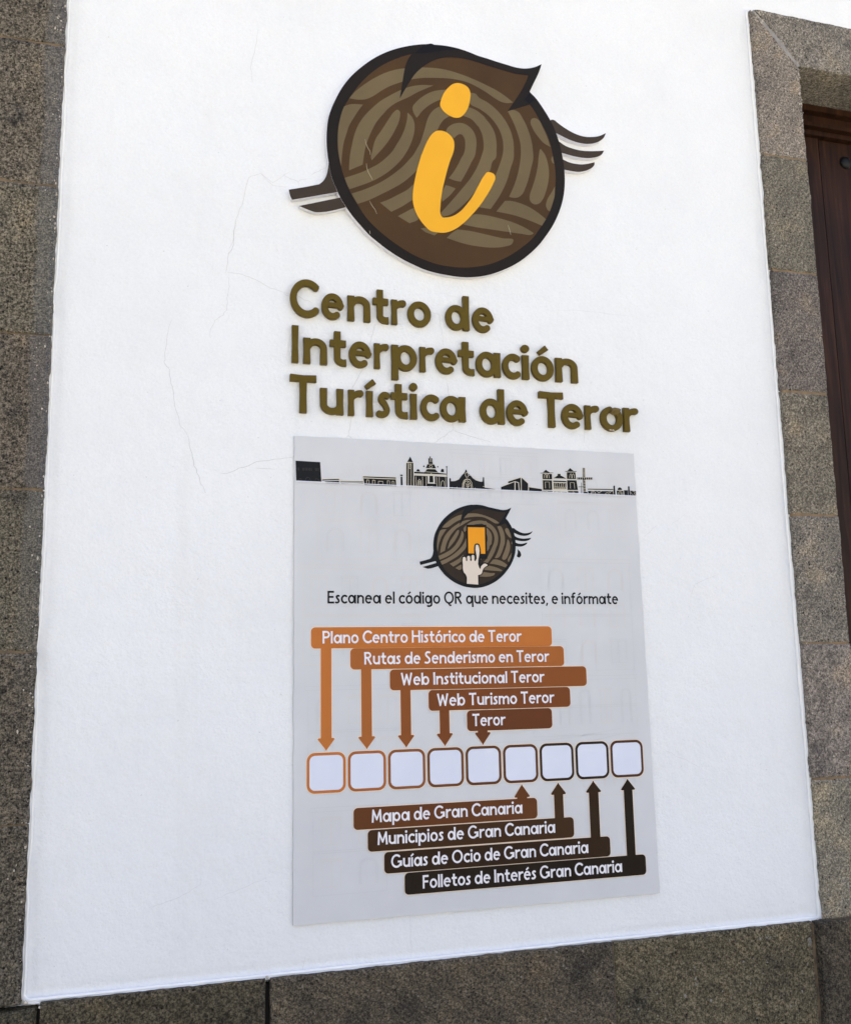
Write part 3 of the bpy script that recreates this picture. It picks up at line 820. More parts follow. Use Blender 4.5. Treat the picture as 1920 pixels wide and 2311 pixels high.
printed('leaf', [S(LEAF, ED)], -ED - 0.0009, MT['emb_black'], emb, EO)
for s in (OVER1, OVER2): printed('leaf_overlap', [S(s, ED)], -ED - 0.0012, MT['emb_over'], emb, EO)
li = new_obj('letter_i', shift(sheet([S(STEM_I, ED)], -ED - 0.0015), EO), MT['yellow'], emb)
new_obj('dot', shift(sheet([S(DOT, ED)], -ED - 0.0015), EO), MT['yellow'], li)
for s in ('f2 580,0 585,60 610,150 650,230 690,300 700,325', 'f2 640,735 700,840 745,900 785,990', 'f1 615,820 640,930 680,1020 720,1090 730,1170', 'e4 1010,920 1030,980 1045,1040', 'f2 640,1320 655,1390'):
    v = []; f = []
    ribbon_geo(smooth(trace(s, ED), False, 4), 0.0011, -ED - 0.0018, v, f)
    new_obj('scratch', shift(mesh_from(v, f), EO), MT['scratch'], emb)

# ------------------------------------------------------------------ lettering (own stroke alphabet)
def seg(P_, Q_, wa, wb, f0=False, f1=False):
    return (P_[0], P_[1], Q_[0], Q_[1], wa, wb, f0, f1)
def pl(pts, ws, f0=True, f1=True):
    n = len(pts)
    if not isinstance(ws, (list, tuple)): ws = [ws] * n
    return [seg(pts[i], pts[i + 1], ws[i], ws[i + 1], f0 and i == 0, f1 and i == n - 2) for i in range(n - 1)]
def arc(cx, cy, rx, ry, a0, a1, wd, f0=True, f1=True, n=26):
    p = [(cx + rx * math.cos(math.radians(a0 + (a1 - a0) * i / n)), cy + ry * math.sin(math.radians(a0 + (a1 - a0) * i / n))) for i in range(n + 1)]
    if isinstance(wd, tuple): wd = [wd[0] + (wd[1] - wd[0]) * i / n for i in range(n + 1)]
    return pl(p, wd, f0, f1)
X = 0.69
def flare(x, y0, y1, h, k=1.12):       # a stem that widens a little at both ends
    ym = (y0 + y1) / 2
    return pl([(x, y0), (x, ym), (x, y1)], [h * k, h * 0.96, h * k])
def glyph(ch, h):
    """strokes and width; cap height 1, half stroke h"""
    bw = 0.62
    def bowl(x0=0.0, w_=bw): return arc(x0 + w_ / 2, X / 2, w_ / 2 - h, X / 2 - h + 0.012, 0, 360, h, False, False, 40)
    if ch == 'o': return bowl(0, 0.64), 0.64
    if ch == 'a': return bowl(0, .62) + flare(0.70 - h, 0, X, h, 1.1), 0.70
    if ch == 'd': return bowl(0, .62) + flare(0.69 - h, 0, 0.98, h, 1.08), 0.69
    if ch == 'q': return bowl(0, .62) + flare(0.69 - h, -0.27, X, h, 1.08), 0.69
    if ch == 'g': return bowl(0, .60) + pl([(0.67 - h, X), (0.67 - h, -0.06)], h, True, False) + arc(0.36, -0.06, 0.31 - h, 0.14, 0, -125, h, False, True), 0.67
    if ch == 'p': return bowl(0.07, .62) + flare(h * 1.05, -0.27, X, h, 1.08), 0.69
    if ch == 'b': return bowl(0.07, .62) + flare(h * 1.05, 0, 0.98, h, 1.08), 0.69
    if ch == 'e': return arc(0.31, X / 2, 0.31 - h, X / 2 - h + 0.012, 2, 311, h, False, True, 40) + pl([(h, 0.39), (0.62 - h * .55, 0.375)], [h * .72, h * .72], False, False), 0.62
    if ch == 'c': return arc(0.33, X / 2, 0.33 - h, X / 2 - h + 0.012, 48, 312, (h * 1.04, h * 1.04), True, True, 36), 0.53
    if ch in 'nh': return flare(h * 1.05, 0, X, h, 1.1) + arc(0.325, X - 0.265, 0.265 - h * .72 , 0.265 - h, 160, 0, h, False, False) + pl([(0.59 - h * .72, X - 0.265), (0.59 - h * .72, 0)], [h, h * 1.06], False, True), 0.59 + h * .3
    if ch == 'm':
        s = flare(h * 1.05, 0, X, h, 1.1)
        for x0 in (0.0, 0.43):
            s += arc(x0 + 0.285, X - 0.225, 0.225 - h * .72, 0.225 - h, 160, 0, h, False, False) + pl([(x0 + 0.51 - h * .72, X - 0.225), (x0 + 0.51 - h * .72, 0)], [h, h * 1.06], False, True)
        return s, 0.94 + h * .3
    if ch == 'u': return pl([(h, X), (h, 0.27)], [h * 1.08, h], True, False) + arc(0.30, 0.27, 0.30 - h, 0.27 - h, 180, 330, h, False, False) + flare(0.60 - h, 0, X, h, 1.08), 0.60
    if ch == 'r': return flare(h * 1.05, 0, X, h, 1.1) + arc(0.36, 0.36, 0.27, X - 0.36 - h, 165, 82, (h * .9, h * 1.05), False, True), 0.42
    if ch == 't': return pl([(0.125 + h, 0.93), (0.125 + h, 0.20)], [h * 1.08, h], True, False) + arc(0.335 + h * .4, 0.21, 0.21 - h * .6, 0.21 - h, 180, 272, h, False, False) + pl([(0.335 + h * .4, h), (0.46, h * 1.05)], [h, h * 1.1], False, True) + pl([(0.0, X - h), (0.455, X - h)], [h * 1.05, h * 1.05]), 0.46
    if ch == 's':
        c = [(0.345, X - h * 1.25), (0.25, X - h * .95), (0.16, X - h * 1.25), (0.115, X - h * 2.0), (0.135, X - h * 2.75), (0.21, X - h * 3.45 if h > .08 else 0.37), (0.285, 0.285), (0.315, 0.20), (0.285, 0.125), (0.21, h * 1.02), (0.11, h * .95), (0.03, h * 1.2)]
        p = smooth([(a, b, False) for a, b in c], False, 4)
        return pl(p, h, True, True), 0.41
    if ch == 'i': return flare(h * 1.05, 0, X, h, 1.08), 2.1 * h
    if ch == 'l': return flare(h * 1.05, 0, 0.98, h, 1.08), 2.1 * h
    if ch == 'f': return pl([(0.13 + h * .6, 0), (0.13 + h * .6, 0.76)], [h * 1.06, h], True, False) + arc(0.13 + h * .6 + 0.19, 0.76, 0.19, 0.24 - h, 180, 80, h, False, True) + pl([(0.0, X - h), (0.38, X - h)], h), 0.43
    if ch == ',': return pl([(0.13, 0.10), (0.03, -0.16)], [h, h * .75]), 0.2
    if ch == 'C': return arc(0.46, 0.5, 0.46 - h, 0.5 - h + .012, 42, 318, (h * 1.06, h * 1.06), True, True, 44), 0.76
    if ch == 'G': return arc(0.46, 0.5, 0.46 - h, 0.5 - h + .012, 44, 350, h, True, False, 44) + pl([(0.92 - h, 0.47), (0.92 - h, 0.12)], [h, h * 1.05], True, True) + pl([(0.56, 0.45), (0.92, 0.45)], h * .95), 0.93
    if ch == 'O': return arc(0.47, 0.5, 0.47 - h, 0.5 - h + .012, 0, 360, h, False, False, 48), 0.94
    if ch == 'Q': return arc(0.45, 0.5, 0.45 - h, 0.5 - h + .012, 0, 360, h, False, False, 48) + pl([(0.38, 0.06), (0.52, -0.12), (0.66, -0.13)], [h * .9, h * .9, h], False, True), 0.90
    if ch == 'I': return flare(h * 1.1, 0, 1, h, 1.14), 2.2 * h
    if ch == 'T': return pl([(0, 1 - h), (0.33, 1 - h * 1.08), (0.66, 1 - h)], [h * 1.12, h * .95, h * 1.12]) + flare(0.33, 0, 1 - h, h, 1.08), 0.66
    if ch == 'E': return flare(h * 1.05, 0, 1, h, 1.0) + pl([(h, 1 - h), (0.56, 1 - h)], [h, h * 1.06]) + pl([(h, 0.52), (0.52, 0.52)], [h * .95, h * 1.02]) + pl([(h, h), (0.58, h)], [h, h * 1.06]), 0.58
    if ch == 'F': return flare(h * 1.05, 0, 1, h, 1.0) + pl([(h, 1 - h), (0.52, 1 - h)], [h, h * 1.06]) + pl([(h, 0.52), (0.48, 0.52)], [h * .95, h * 1.02]), 0.53
    if ch == 'H': return flare(h * 1.05, 0, 1, h) + flare(0.74 - h * 1.05, 0, 1, h) + pl([(h, 0.53), (0.72 - h, 0.53)], h * .95), 0.74
    if ch == 'P': return flare(h * 1.05, 0, 1, h) + arc(0.33, 0.70, 0.29 - h * .9, 0.30 - h, 90, -90, h, False, False) + pl([(h, 1 - h), (0.33, 1 - h)], h, True, False) + pl([(h, 0.40 + h), (0.33, 0.40 + h)], h, True, False), 0.62
    if ch == 'R': return flare(h * 1.05, 0, 1, h) + arc(0.33, 0.73, 0.27 - h * .9, 0.27 - h, 90, -90, h, False, False) + pl([(h, 1 - h), (0.33, 1 - h)], h, True, False) + pl([(h, 0.46 + h), (0.33, 0.46 + h)], h, True, False) + pl([(0.30, 0.48), (0.60, 0.0)], [h, h * 1.1], False, True), 0.68
    if ch == 'S':
        c = [(0.50, 1 - h * 1.35), (0.38, 1 - h * .95), (0.22, 1 - h * 1.2), (0.14, 0.80), (0.15, 0.68), (0.25, 0.57), (0.38, 0.46), (0.46, 0.33), (0.44, 0.19), (0.33, h * 1.1), (0.18, h * .95), (0.04, h * 1.35)]
        return pl(smooth([(a, b, False) for a, b in c], False, 4), h), 0.57
    if ch == 'W': return pl([(h, 1), (0.28, h * .7)], [h * 1.05, h * .9], True, False) + pl([(0.28, h * .7), (0.50, 0.86)], [h * .9, h * .9], False, False) + pl([(0.50, 0.86), (0.72, h * .7)], [h * .9, h * .9], False, False) + pl([(0.72, h * .7), (1.0 - h, 1)], [h * .9, h * 1.05], False, True), 1.0
    if ch == 'M': return pl([(h * 1.1, 0), (0.14, 1 - h)], [h * 1.05, h * .95], True, False) + pl([(0.14, 1 - h * .9), (0.43, 0.22)], [h * .9, h * .9], False, False) + pl([(0.43, 0.22), (0.72, 1 - h * .9)], [h * .9, h * .9], False, False) + pl([(0.72, 1 - h), (0.86 - h * 1.1, 0)], [h * .95, h * 1.05], False, True), 0.86
    raise KeyError(ch)

def contour(segs, step=0.0125):
    """outline of the union of tapered strokes (marching squares on their distance field)"""
    A = np.array([s[:6] for s in segs], float)
    m = 0.14
    x0 = min(A[:, 0].min(), A[:, 2].min()) - m; x1 = max(A[:, 0].max(), A[:, 2].max()) + m
    y0 = min(A[:, 1].min(), A[:, 3].min()) - m; y1 = max(A[:, 1].max(), A[:, 3].max()) + m
    x0 += 0.000137; y0 += 0.000211
    gx = np.arange(x0, x1 + step, step); gy = np.arange(y0, y1 + step, step)
    GX, GY = np.meshgrid(gx, gy)
    D = np.full(GX.shape, 9.0)
    for ax, ay, bx, by, ra, rb, f0, f1 in segs:
        L = math.hypot(bx - ax, by - ay)
        if L < 1e-6: continue
        ux, uy = (bx - ax) / L, (by - ay) / L
        t = (GX - ax) * ux + (GY - ay) * uy; q = (GX - ax) * uy - (GY - ay) * ux
        tc = np.clip(t, 0, L); r = ra + (rb - ra) * tc / L
        d = np.hypot(t - tc, q) - r
        if f0: d = np.maximum(d, -t)
        if f1: d = np.maximum(d, t - L)
        D = np.minimum(D, d)
    ny_, nx_ = D.shape
    ins = D < 0
    nxt = {}
    def ex(i, j, horiz):   # point on an edge
        if horiz:
            a, b = D[j, i], D[j, i + 1]; return (gx[i] + step * a / (a - b), gy[j])
        a, b = D[j, i], D[j + 1, i]; return (gx[i], gy[j] + step * a / (a - b))
    c = ins[:-1, :-1].astype(int) + 2 * ins[:-1, 1:] + 4 * ins[1:, 1:] + 8 * ins[1:, :-1]
    TB = {1: [(3, 0)], 2: [(0, 1)], 3: [(3, 1)], 4: [(1, 2)], 5: [(3, 2), (1, 0)], 6: [(0, 2)], 7: [(3, 2)], 8: [(2, 3)], 9: [(2, 0)], 10: [(0, 3), (2, 1)], 11: [(2, 1)], 12: [(1, 3)], 13: [(1, 0)], 14: [(0, 3)]}
    def eid(i, j, e):
        return ((i, j, 1), (i + 1, j, 0), (i, j + 1, 1), (i, j, 0))[e]
    for j, i in zip(*np.nonzero((c > 0) & (c < 15))):
        for a, b in TB[int(c[j, i])]:
            nxt[eid(i, j, a)] = eid(i, j, b)
    loops = []
    while nxt:
        k0 = next(iter(nxt)); k = k0; lp = []
        while k in nxt:
            lp.append(ex(k[0], k[1], k[2])); k = nxt.pop(k)
        if len(lp) > 6: loops.append(simplify(lp, 0.0016))
    return loops

def simplify(lp, tol):
    """Douglas-Peucker on a closed loop"""
    P = np.array(lp); n = len(P)
    k = int(np.argmax(((P - P[0]) ** 2).sum(1)))
    def dp(i, j):
        if j <= i + 1: return []
        a, b = P[i], P[j % n]; idx = np.arange(i + 1, j); d = b - a; L = np.hypot(*d) + 1e-12
        dist = np.abs((P[idx, 0] - a[0]) * d[1] - (P[idx, 1] - a[1]) * d[0]) / L
        m = int(np.argmax(dist))
        if dist[m] < tol: return []
        m = i + 1 + m
        return dp(i, m) + [m] + dp(m, j)
    ids = [0] + dp(0, k) + [k] + dp(k, n)
    return [tuple(map(float, P[i])) for i in ids]

ACC = {'ó': ('o', 1), 'í': ('i', 1), 'é': ('e', 1), 'á': ('a', 1)}
CACHE = {}
def glyph_loops(ch, h):
    """[base loops], [dot or accent loops], width"""
    key = (ch, h)
    if key not in CACHE:
        base, acc = ACC.get(ch, (ch, 0))
        s, wd = glyph(base, h)
        lp = contour(s)
        extra = []
        if acc:
            cx = wd / 2
            extra = contour(pl([(cx - 0.10, 0.775), (cx + 0.13, 0.955)], [h * .72, h * .95]))
        elif ch == 'i':
            extra = contour(arc(wd / 2, 0.88, 0.02, 0.02, 0, 360, h * 1.1 - 0.005, False, False, 12))
        CACHE[key] = (lp, extra, wd)
    return CACHE[key]

def text_loops(s, h, sp=0.085, word=0.28):
    x = 0.0; out = []
    for ch in s:
        if ch == ' ':
            x += word; continue
        lp, ex_, wd = glyph_loops(ch, h)
        for l in lp + ex_:
            out.append([(p[0] + x, p[1]) for p in l])
        x += wd + sp
    return out, x - sp

def group_holes(loops):
    """sort outlines and their holes into [[outer, hole, ...], ...]"""
    outs = [l for l in loops if area(l) > 0]; holes = [l for l in loops if area(l) <= 0]
    if not outs or sum(area(l) for l in loops) < 0:
        outs, holes = holes, outs
    def inside(p, l):
        c = False
        for i in range(len(l)):
            (xa, ya), (xb, yb) = l[i - 1], l[i]
            if (ya > p[1]) != (yb > p[1]) and p[0] < (xb - xa) * (p[1] - ya) / (yb - ya) + xa: c = not c
        return c
    res = [[o] for o in outs]
    for hl in holes:
        for r in res:
            if inside(hl[0], r[0]): r.append(hl); break
    return res

# ---- raised letters: word, character, region and the left and right ends of its face in that region
LD = 0.011
ROW1 = [('C', 'l1', 55, 474), ('e', 'l1', 497, 823), ('n', 'l1', 863, 1194), ('t', 'l1', 1220, 1450), ('r', 'l1', 1481, 1696), ('o', 'L', 594, 709),
        ('d', 'L', 776, 893), ('e', 'L', 905, 1010)]
ROW2 = [('I', 'l2', 62, 145), ('n', 'l2', 190, 463), ('t', 'l2', 485, 675), ('e', 'l2', 697, 955), ('r', 'l2', 976, 1148), ('p', 'l2', 1168, 1458), ('r', 'l2', 1481, 1651),
        ('e', 'l3', 79, 260), ('t', 'l3', 263, 395), ('a', 'l3', 404, 606), ('c', 'l3', 617, 765), ('i', 'l3', 775, 835), ('ó', 'l3', 850, 1033), ('n', 'l3', 1043, 1225)]
ROW3 = [('T', 'l2', 41, 343), ('u', 'l2', 376, 644), ('r', 'l2', 688, 866), ('í', 'l2', 888, 971), ('s', 'l2', 1000, 1158), ('t', 'l2', 1163, 1356), ('i', 'l2', 1378, 1459), ('c', 'l2', 1492, 1704),
        ('a', 'l3', 117, 326), ('d', 'l3', 437, 639), ('e', 'l3', 651, 828), ('T', 'l3', 915, 1114), ('e', 'l3', 1093, 1271), ('r', 'l3', 1280, 1399), ('o', 'l3', 1404, 1588), ('r', 'l3', 1590, 1714)]
HD = 0.0865
rows = [(ROW1, [(791, 722.5)], 'n'), (ROW2, [(721, 821.5)], 'n'), (ROW3, [(686, 931)], 'T')]
WORDS = ['Centro'] * 6 + ['de'] * 2 + ['Interpretación'] * 14 + ['Turística'] * 9 + ['de'] * 2 + ['Teror'] * 5
LINE = ['top line'] * 8 + ['middle line'] * 14 + ['bottom line'] * 16
ORDW = ['first', 'second', 'third', 'fourth']
li_n = 0; seen = {}
CAPM = 0.0835
for ri, (row, bpt, _) in enumerate(rows):
    zb = unproj(*bpt[0], LD)[1]
    for ch, rg, xa, xb in row:
        rx, ry, rk = REG[rg]
        # image row of this letter's middle, so the ends are read at the right height
        def px_to_x(u, zt):
            py = 800.0
            for _ in range(6):
                xx, zz = unproj(rx + u / rk, py, LD)
                py += (zz - zt) / 0.00107
            return xx
        zm = zb + CAPM * 0.35
        x0, x1 = px_to_x(xa, zm) + 0.0013, px_to_x(xb, zm)
        word, line = WORDS[li_n], LINE[li_n]
        wkey = (word, line)
        broken = (li_n == 36)
        lp, ex_, wd = glyph_loops(ch, HD)
        if broken:
            s = arc(0.32, X / 2, 0.32 - HD, X / 2 - HD + 0.012, 52, 52 - 318, HD, True, True, 40)
            lp = contour(s); ex_ = []
        allp = [p for l in lp for p in l]
        a0, a1 = min(p[0] for p in allp), max(p[0] for p in allp)
        k = (x1 - x0) / (a1 - a0)
        tr = lambda p: (x0 + (p[0] - a0) * k, zb + p[1] * CAPM)
        org = (x0 + (x1 - x0) / 2, 0.0, zb)
        tot = sum(1 for q, w_, l_ in zip([c for r in rows for c in r[0]], WORDS, LINE) if q[0] == ch and (w_, l_) == wkey)
        seen[(wkey, ch)] = seen.get((wkey, ch), 0) + 1
        nm = {'ó': 'o with an accent', 'í': 'i with an accent'}.get(ch, ('capital ' if ch.isupper() else 'small ') + ch)
        which = (ORDW[seen[(wkey, ch)] - 1] + ' ' if tot > 1 else '')
        lab = f'{which}raised olive-brown letter {nm} of the word {word} in the {line}'
        if broken: lab = 'cracked olive-brown letter o of the word Teror, its top broken and bent outward'
        t = thing('sign_letter', lab, 'letter', org, 'raised letters of the wall sign')
        me = curve_mesh([[tr(p) for p in l] for l in lp], -0.0005, -LD, 0.0014, 2)
        new_obj('letter_body', shift(me, org), MT['letter'], t)
        if ex_:
            me = curve_mesh([[tr(p) for p in l] for l in ex_], -0.0005, -LD, 0.0014, 2)
            new_obj('dot' if ch == 'i' else 'accent', shift(me, org), MT['letter'], t)
        if broken:
            cx_, cz_ = unproj(960 + 1525 / 3.5612, 760 + 598 / 3.5612, LD + .006)
            pc = [(-.0140, -.0020), (-.0065, .0070), (.0020, .0085), (.0125, .0055), (.0120, .0005), (.0065, -.0062), (-.0025, -.0068), (-.0090, -.0060)]
            me = curve_mesh([[(p[0], p[1]) for p in pc]], 0.006, -0.006, 0.001, 1)
            me.transform(Matrix.Translation((cx_, -LD - 0.0025, cz_)) @ Matrix.Rotation(0.5, 4, 'X') @ Matrix.Rotation(-0.16, 4, 'Y'))
            new_obj('broken_piece', shift(me, org), MT['broken'], t)
            q_ = unproj(960 + 1498 / 3.5612, 760 + 752 / 3.5612, LD + .0005)
            me = mesh_from([], [])
            v = []; f = []
            for dx_ in (-.004, .003):
                ribbon_geo([(q_[0] + dx_ - .003, q_[1]), (q_[0] + dx_, q_[1] + .001), (q_[0] + dx_ + .003, q_[1])], .003, -LD - .0004, v, f)
            new_obj('paint_chip', shift(mesh_from(v, f), org), MT['chip'], t)
        li_n += 1

# ------------------------------------------------------------------ information poster
PD = 0.005
px0, px1, pz0, pz1 = -0.0005, 0.7990, 1.1195, 2.0985
pos = thing('information_poster', 'pale grey printed information poster with brown label bars below the raised lettering', 'poster', ((px0 + px1) / 2, 0, pz0))
QO = tuple(pos.location)
corn = [trace('p 661.4,2089.8 1488.1,2015.9 1428.7,1023.7 664.6,983.2', PD)[i][:2] for i in range(4)]
def fine(q, n=40, amp=0.0006):
    out = []
    for i in range(4):
        a, b = q[i], q[(i + 1) % 4]
        for k in range(n):
            t = k / n
            out.append((a[0] + (b[0] - a[0]) * t + random.uniform(-amp, amp), a[1] + (b[1] - a[1]) * t + random.uniform(-amp, amp)))
    return out
me = curve_mesh([fine(corn)], 0.0015, -PD)
o = new_obj('panel', shift(me, QO), [MT['poster_edge'], MT['poster']], pos)
for p in me.polygons:
    if abs(p.normal.y) > 0.9: p.material_index = 1
Y0 = -PD
def lay(k): return Y0 - 0.0003 * k
def pprint_(name, loops, k, mat, parent=pos):
    return new_obj(name, shift(sheet(loops, lay(k)), QO), mat, parent)

# faint background drawing of old facades
def rect_l(x0, z0, x1, z1): return [(x0, z0), (x1, z0), (x1, z1), (x0, z1), (x0, z0)]
def arch_l(x0, z0, x1, z1):
    r = (x1 - x0) / 2; cx = (x0 + x1) / 2
    return [(x0, z0)] + [(cx - r * math.cos(math.pi * i / 16), z1 - r + r * math.sin(math.pi * i / 16)) for i in range(17)] + [(x1, z0)]
gy, gg = [], []
FAC = []
rnd = random.Random(11)
for (bx, bz, bw_, bh, cols, rws) in ((0.02, 1.62, 0.26, 0.2, 4, 2), (0.55, 1.60, 0.22, 0.24, 3, 3), (0.03, 1.40, 0.20, 0.17, 3, 2), (0.52, 1.46, 0.25, 0.12, 5, 1), (0.30, 1.47, 0.2, 0.10, 4, 1),
                                    (0.05, 1.84, 0.22, 0.16, 3, 2), (0.60, 1.90, 0.17, 0.15, 3, 2), (0.57, 1.33, 0.2, 0.10, 4, 1), (0.35, 1.97, 0.2, .11, 4, 2), (0.04, 1.17, 0.15, 0.16, 2, 2)):
    FAC.append((gy, gg)); gy, gg = [], []
    dst = gy if rnd.random() < .5 else gg
    dst += [rect_l(bx, bz, bx + bw_, bz + bh), rect_l(bx - .006, bz + bh, bx + bw_ + .006, bz + bh + .008), rect_l(bx, bz + bh * .5, bx + bw_, bz + bh * .5 + .004)]
    for i in range(cols):
        for j in range(rws):
            ww = bw_ / cols; hh = bh / rws
            x_, z_ = bx + ww * (i + .25), bz + hh * (j + .2)
            d2 = gy if rnd.random() < .5 else gg
            if rnd.random() < .5: d2.append(arch_l(x_, z_, x_ + ww * .5, z_ + hh * .62)); d2.append(arch_l(x_ + .003, z_, x_ + ww * .5 - .003, z_ + hh * .62 - .003))
            else: d2 += [rect_l(x_, z_, x_ + ww * .5, z_ + hh * .6), [(x_ + ww * .25, z_), (x_ + ww * .25, z_ + hh * .6)], rect_l(x_ - .003, z_ + hh * .6, x_ + ww * .5 + .003, z_ + hh * .6 + .004)]
FAC.append((gy, gg)); gy, gg = [], []
for k in range(15):     # fan light and long sagging lines
    a_ = math.pi * k / 14
    gy.append([(0.15 + .012 * math.cos(a_), 1.655 + .012 * math.sin(a_)), (0.15 + .05 * math.cos(a_), 1.655 + .05 * math.sin(a_))])
for k in range(6):
    gg.append([(0.43 + .3 * i / 12, 1.452 - .012 * k - .03 * math.sin(math.pi * i / 12) * (k + 2) / 8 + .02 * i / 12) for i in range(13)])
for k in range(26):
    a_ = math.pi * (.15 + .7 * k / 25)
    gy.append([(0.17 + .085 * math.cos(a_) * 1.15, 1.945 + .085 * math.sin(a_)), (0.17 + .1 * math.cos(a_) * 1.15, 1.945 + .1 * math.sin(a_))])
def keep(p): return all(px0 + .005 < q[0] < px1 - .005 and pz0 + .005 < q[1] < pz1 - .005 for q in p)
FAC.append((gy, gg))
for gy, gg in FAC:
    a_, b_ = [p for p in gy if keep(p)], [p for p in gg if keep(p)]
    if a_: new_obj('faint_facade_drawing', shift(lines_mesh(a_, 0.0011, lay(0.6)), QO), MT['ghost_y'], pos)
    if b_: new_obj('faint_facade_drawing', shift(lines_mesh(b_, 0.0010, lay(1.1)), QO), MT['ghost_g'], pos)

# ---- skyline strip
def Tp(s): return [(p[0], p[1]) for p in trace(s, PD)]
SKY = [
    's3 113,331 343,345 355,531 119,522',
    's3 742,478 1053,489 1053,500 742,488', 's3 748,497 1051,507 1056,571 760,560', 's3 362,508 520,502 520,511 362,517', 's3 385,524 520,520 523,546 400,541',
    's3 530,527 745,527 745,534 530,534', 's3 540,540 745,541 745,552 540,547',
    's3 1096,482 1112,482 1116,570 1098,569', 's3 1092,462 1114,462 1116,476 1092,474',
    's3 1158,343 1186,293 1212,347', 's3 1150,352 1166,352 1164,572 1150,571', 's3 1172,352 1214,352 1215,575 1170,572',
    's3 1222,435 1320,440 1345,410 1420,412 1450,445 1532,455 1532,462 1222,450', 's3 1222,470 1350,476 1350,580 1222,576', 's3 1365,470 1402,470 1404,535 1362,535', 's3 1350,545 1420,548 1420,586 1348,582', 's3 1415,478 1533,484 1535,591 1418,586',
    's3 1332,400 1348,362 1357,362 1356,308 1394,310 1397,362 1408,362 1428,404', 's3 1366,292 1379,292 1378,306 1367,306',
    's3 1244,432 1246,418 1258,410 1272,416 1279,434', 's3 1472,438 1474,416 1487,406 1500,414 1502,440',
    's3 1306,390 1307,379 1315,375 1321,383 1318,392', 's3 1437,394 1438,384 1445,381 1450,389 1446,396', 's3 1521,394 1521,384 1528,381 1534,388 1531,396 1534,590 1526,590 1524,396',
    's3 1553,596 1552,500 1560,492 1566,500 1568,524 1605,522 1640,508 1662,478 1675,462 1690,450 1700,432 1704,416 1712,416 1716,432 1728,452 1745,462 s4 60,300 90,305 110,330 140,350 180,362 201,362 205,322 209,318 215,322 221,437 5,432',
    's4 203,414 372,441 203,437', 's4 374,412 500,365 500,450 374,441', 's4 510,366 534,374 540,452 508,450', 's4 441,360 558,324 560,452 545,452 540,368 505,358 441,378', 's4 567,324 627,380 627,455 566,453', 's4 635,413 756,432 756,461 634,456',
    's4 766,276 793,250 832,278', 's4 995,262 1020,234 1056,264', 's4 742,279 862,277 862,282 742,284', 's4 975,263 1080,263 1080,269 975,269',
    's4 762,288 850,290 852,340 762,338', 's4 764,348 850,350 853,440 768,438', 's4 988,274 1070,274 1076,338 990,336', 's4 992,348 1080,350 1094,440 994,440', 's4 755,447 855,450 855,466 757,462', 's4 1000,450 1097,450 1098,474 1002,470',
    's4 858,330 885,312 902,304 905,286 930,286 932,304 955,314 985,334', 's4 862,352 985,356 986,368 862,364', 's4 866,372 984,376 984,432 866,430', 's4 868,455 990,460 992,470 868,466',
    's4 1138,232 1160,234 1162,322 1231,322 1231,343 1162,343 1168,476 1146,474 1140,343 1087,342 1087,322 1138,322',
    's4 1125,370 1130,370 1131,475 1125,475', 's4 1098,408 1150,408 1150,413 1098,413',
    's4 1186,428 1424,432 1424,440 1186,436', 's4 1188,448 1424,452 1428,490 1192,482', 's4 1426,412 1424,404 1434,398 1442,404 1440,412 1446,490 1428,490', 's4 1466,440 1470,422 1486,414 1502,424 1508,440', 's4 1456,446 1518,448 1520,492 1460,491',
    's4 1524,442 1560,443 1562,493 1526,492', 's4 1562,418 1562,408 1570,404 1578,410 1577,418 1582,494 1566,493', 's4 1584,446 1637,450 1638,496 1586,494', 's4 1148,452 1184,460 1188,480 1148,476',
]
sk = [Tp(s) for s in SKY]
sky_o = pprint_('skyline_print', sk, 2, MT['ink'])
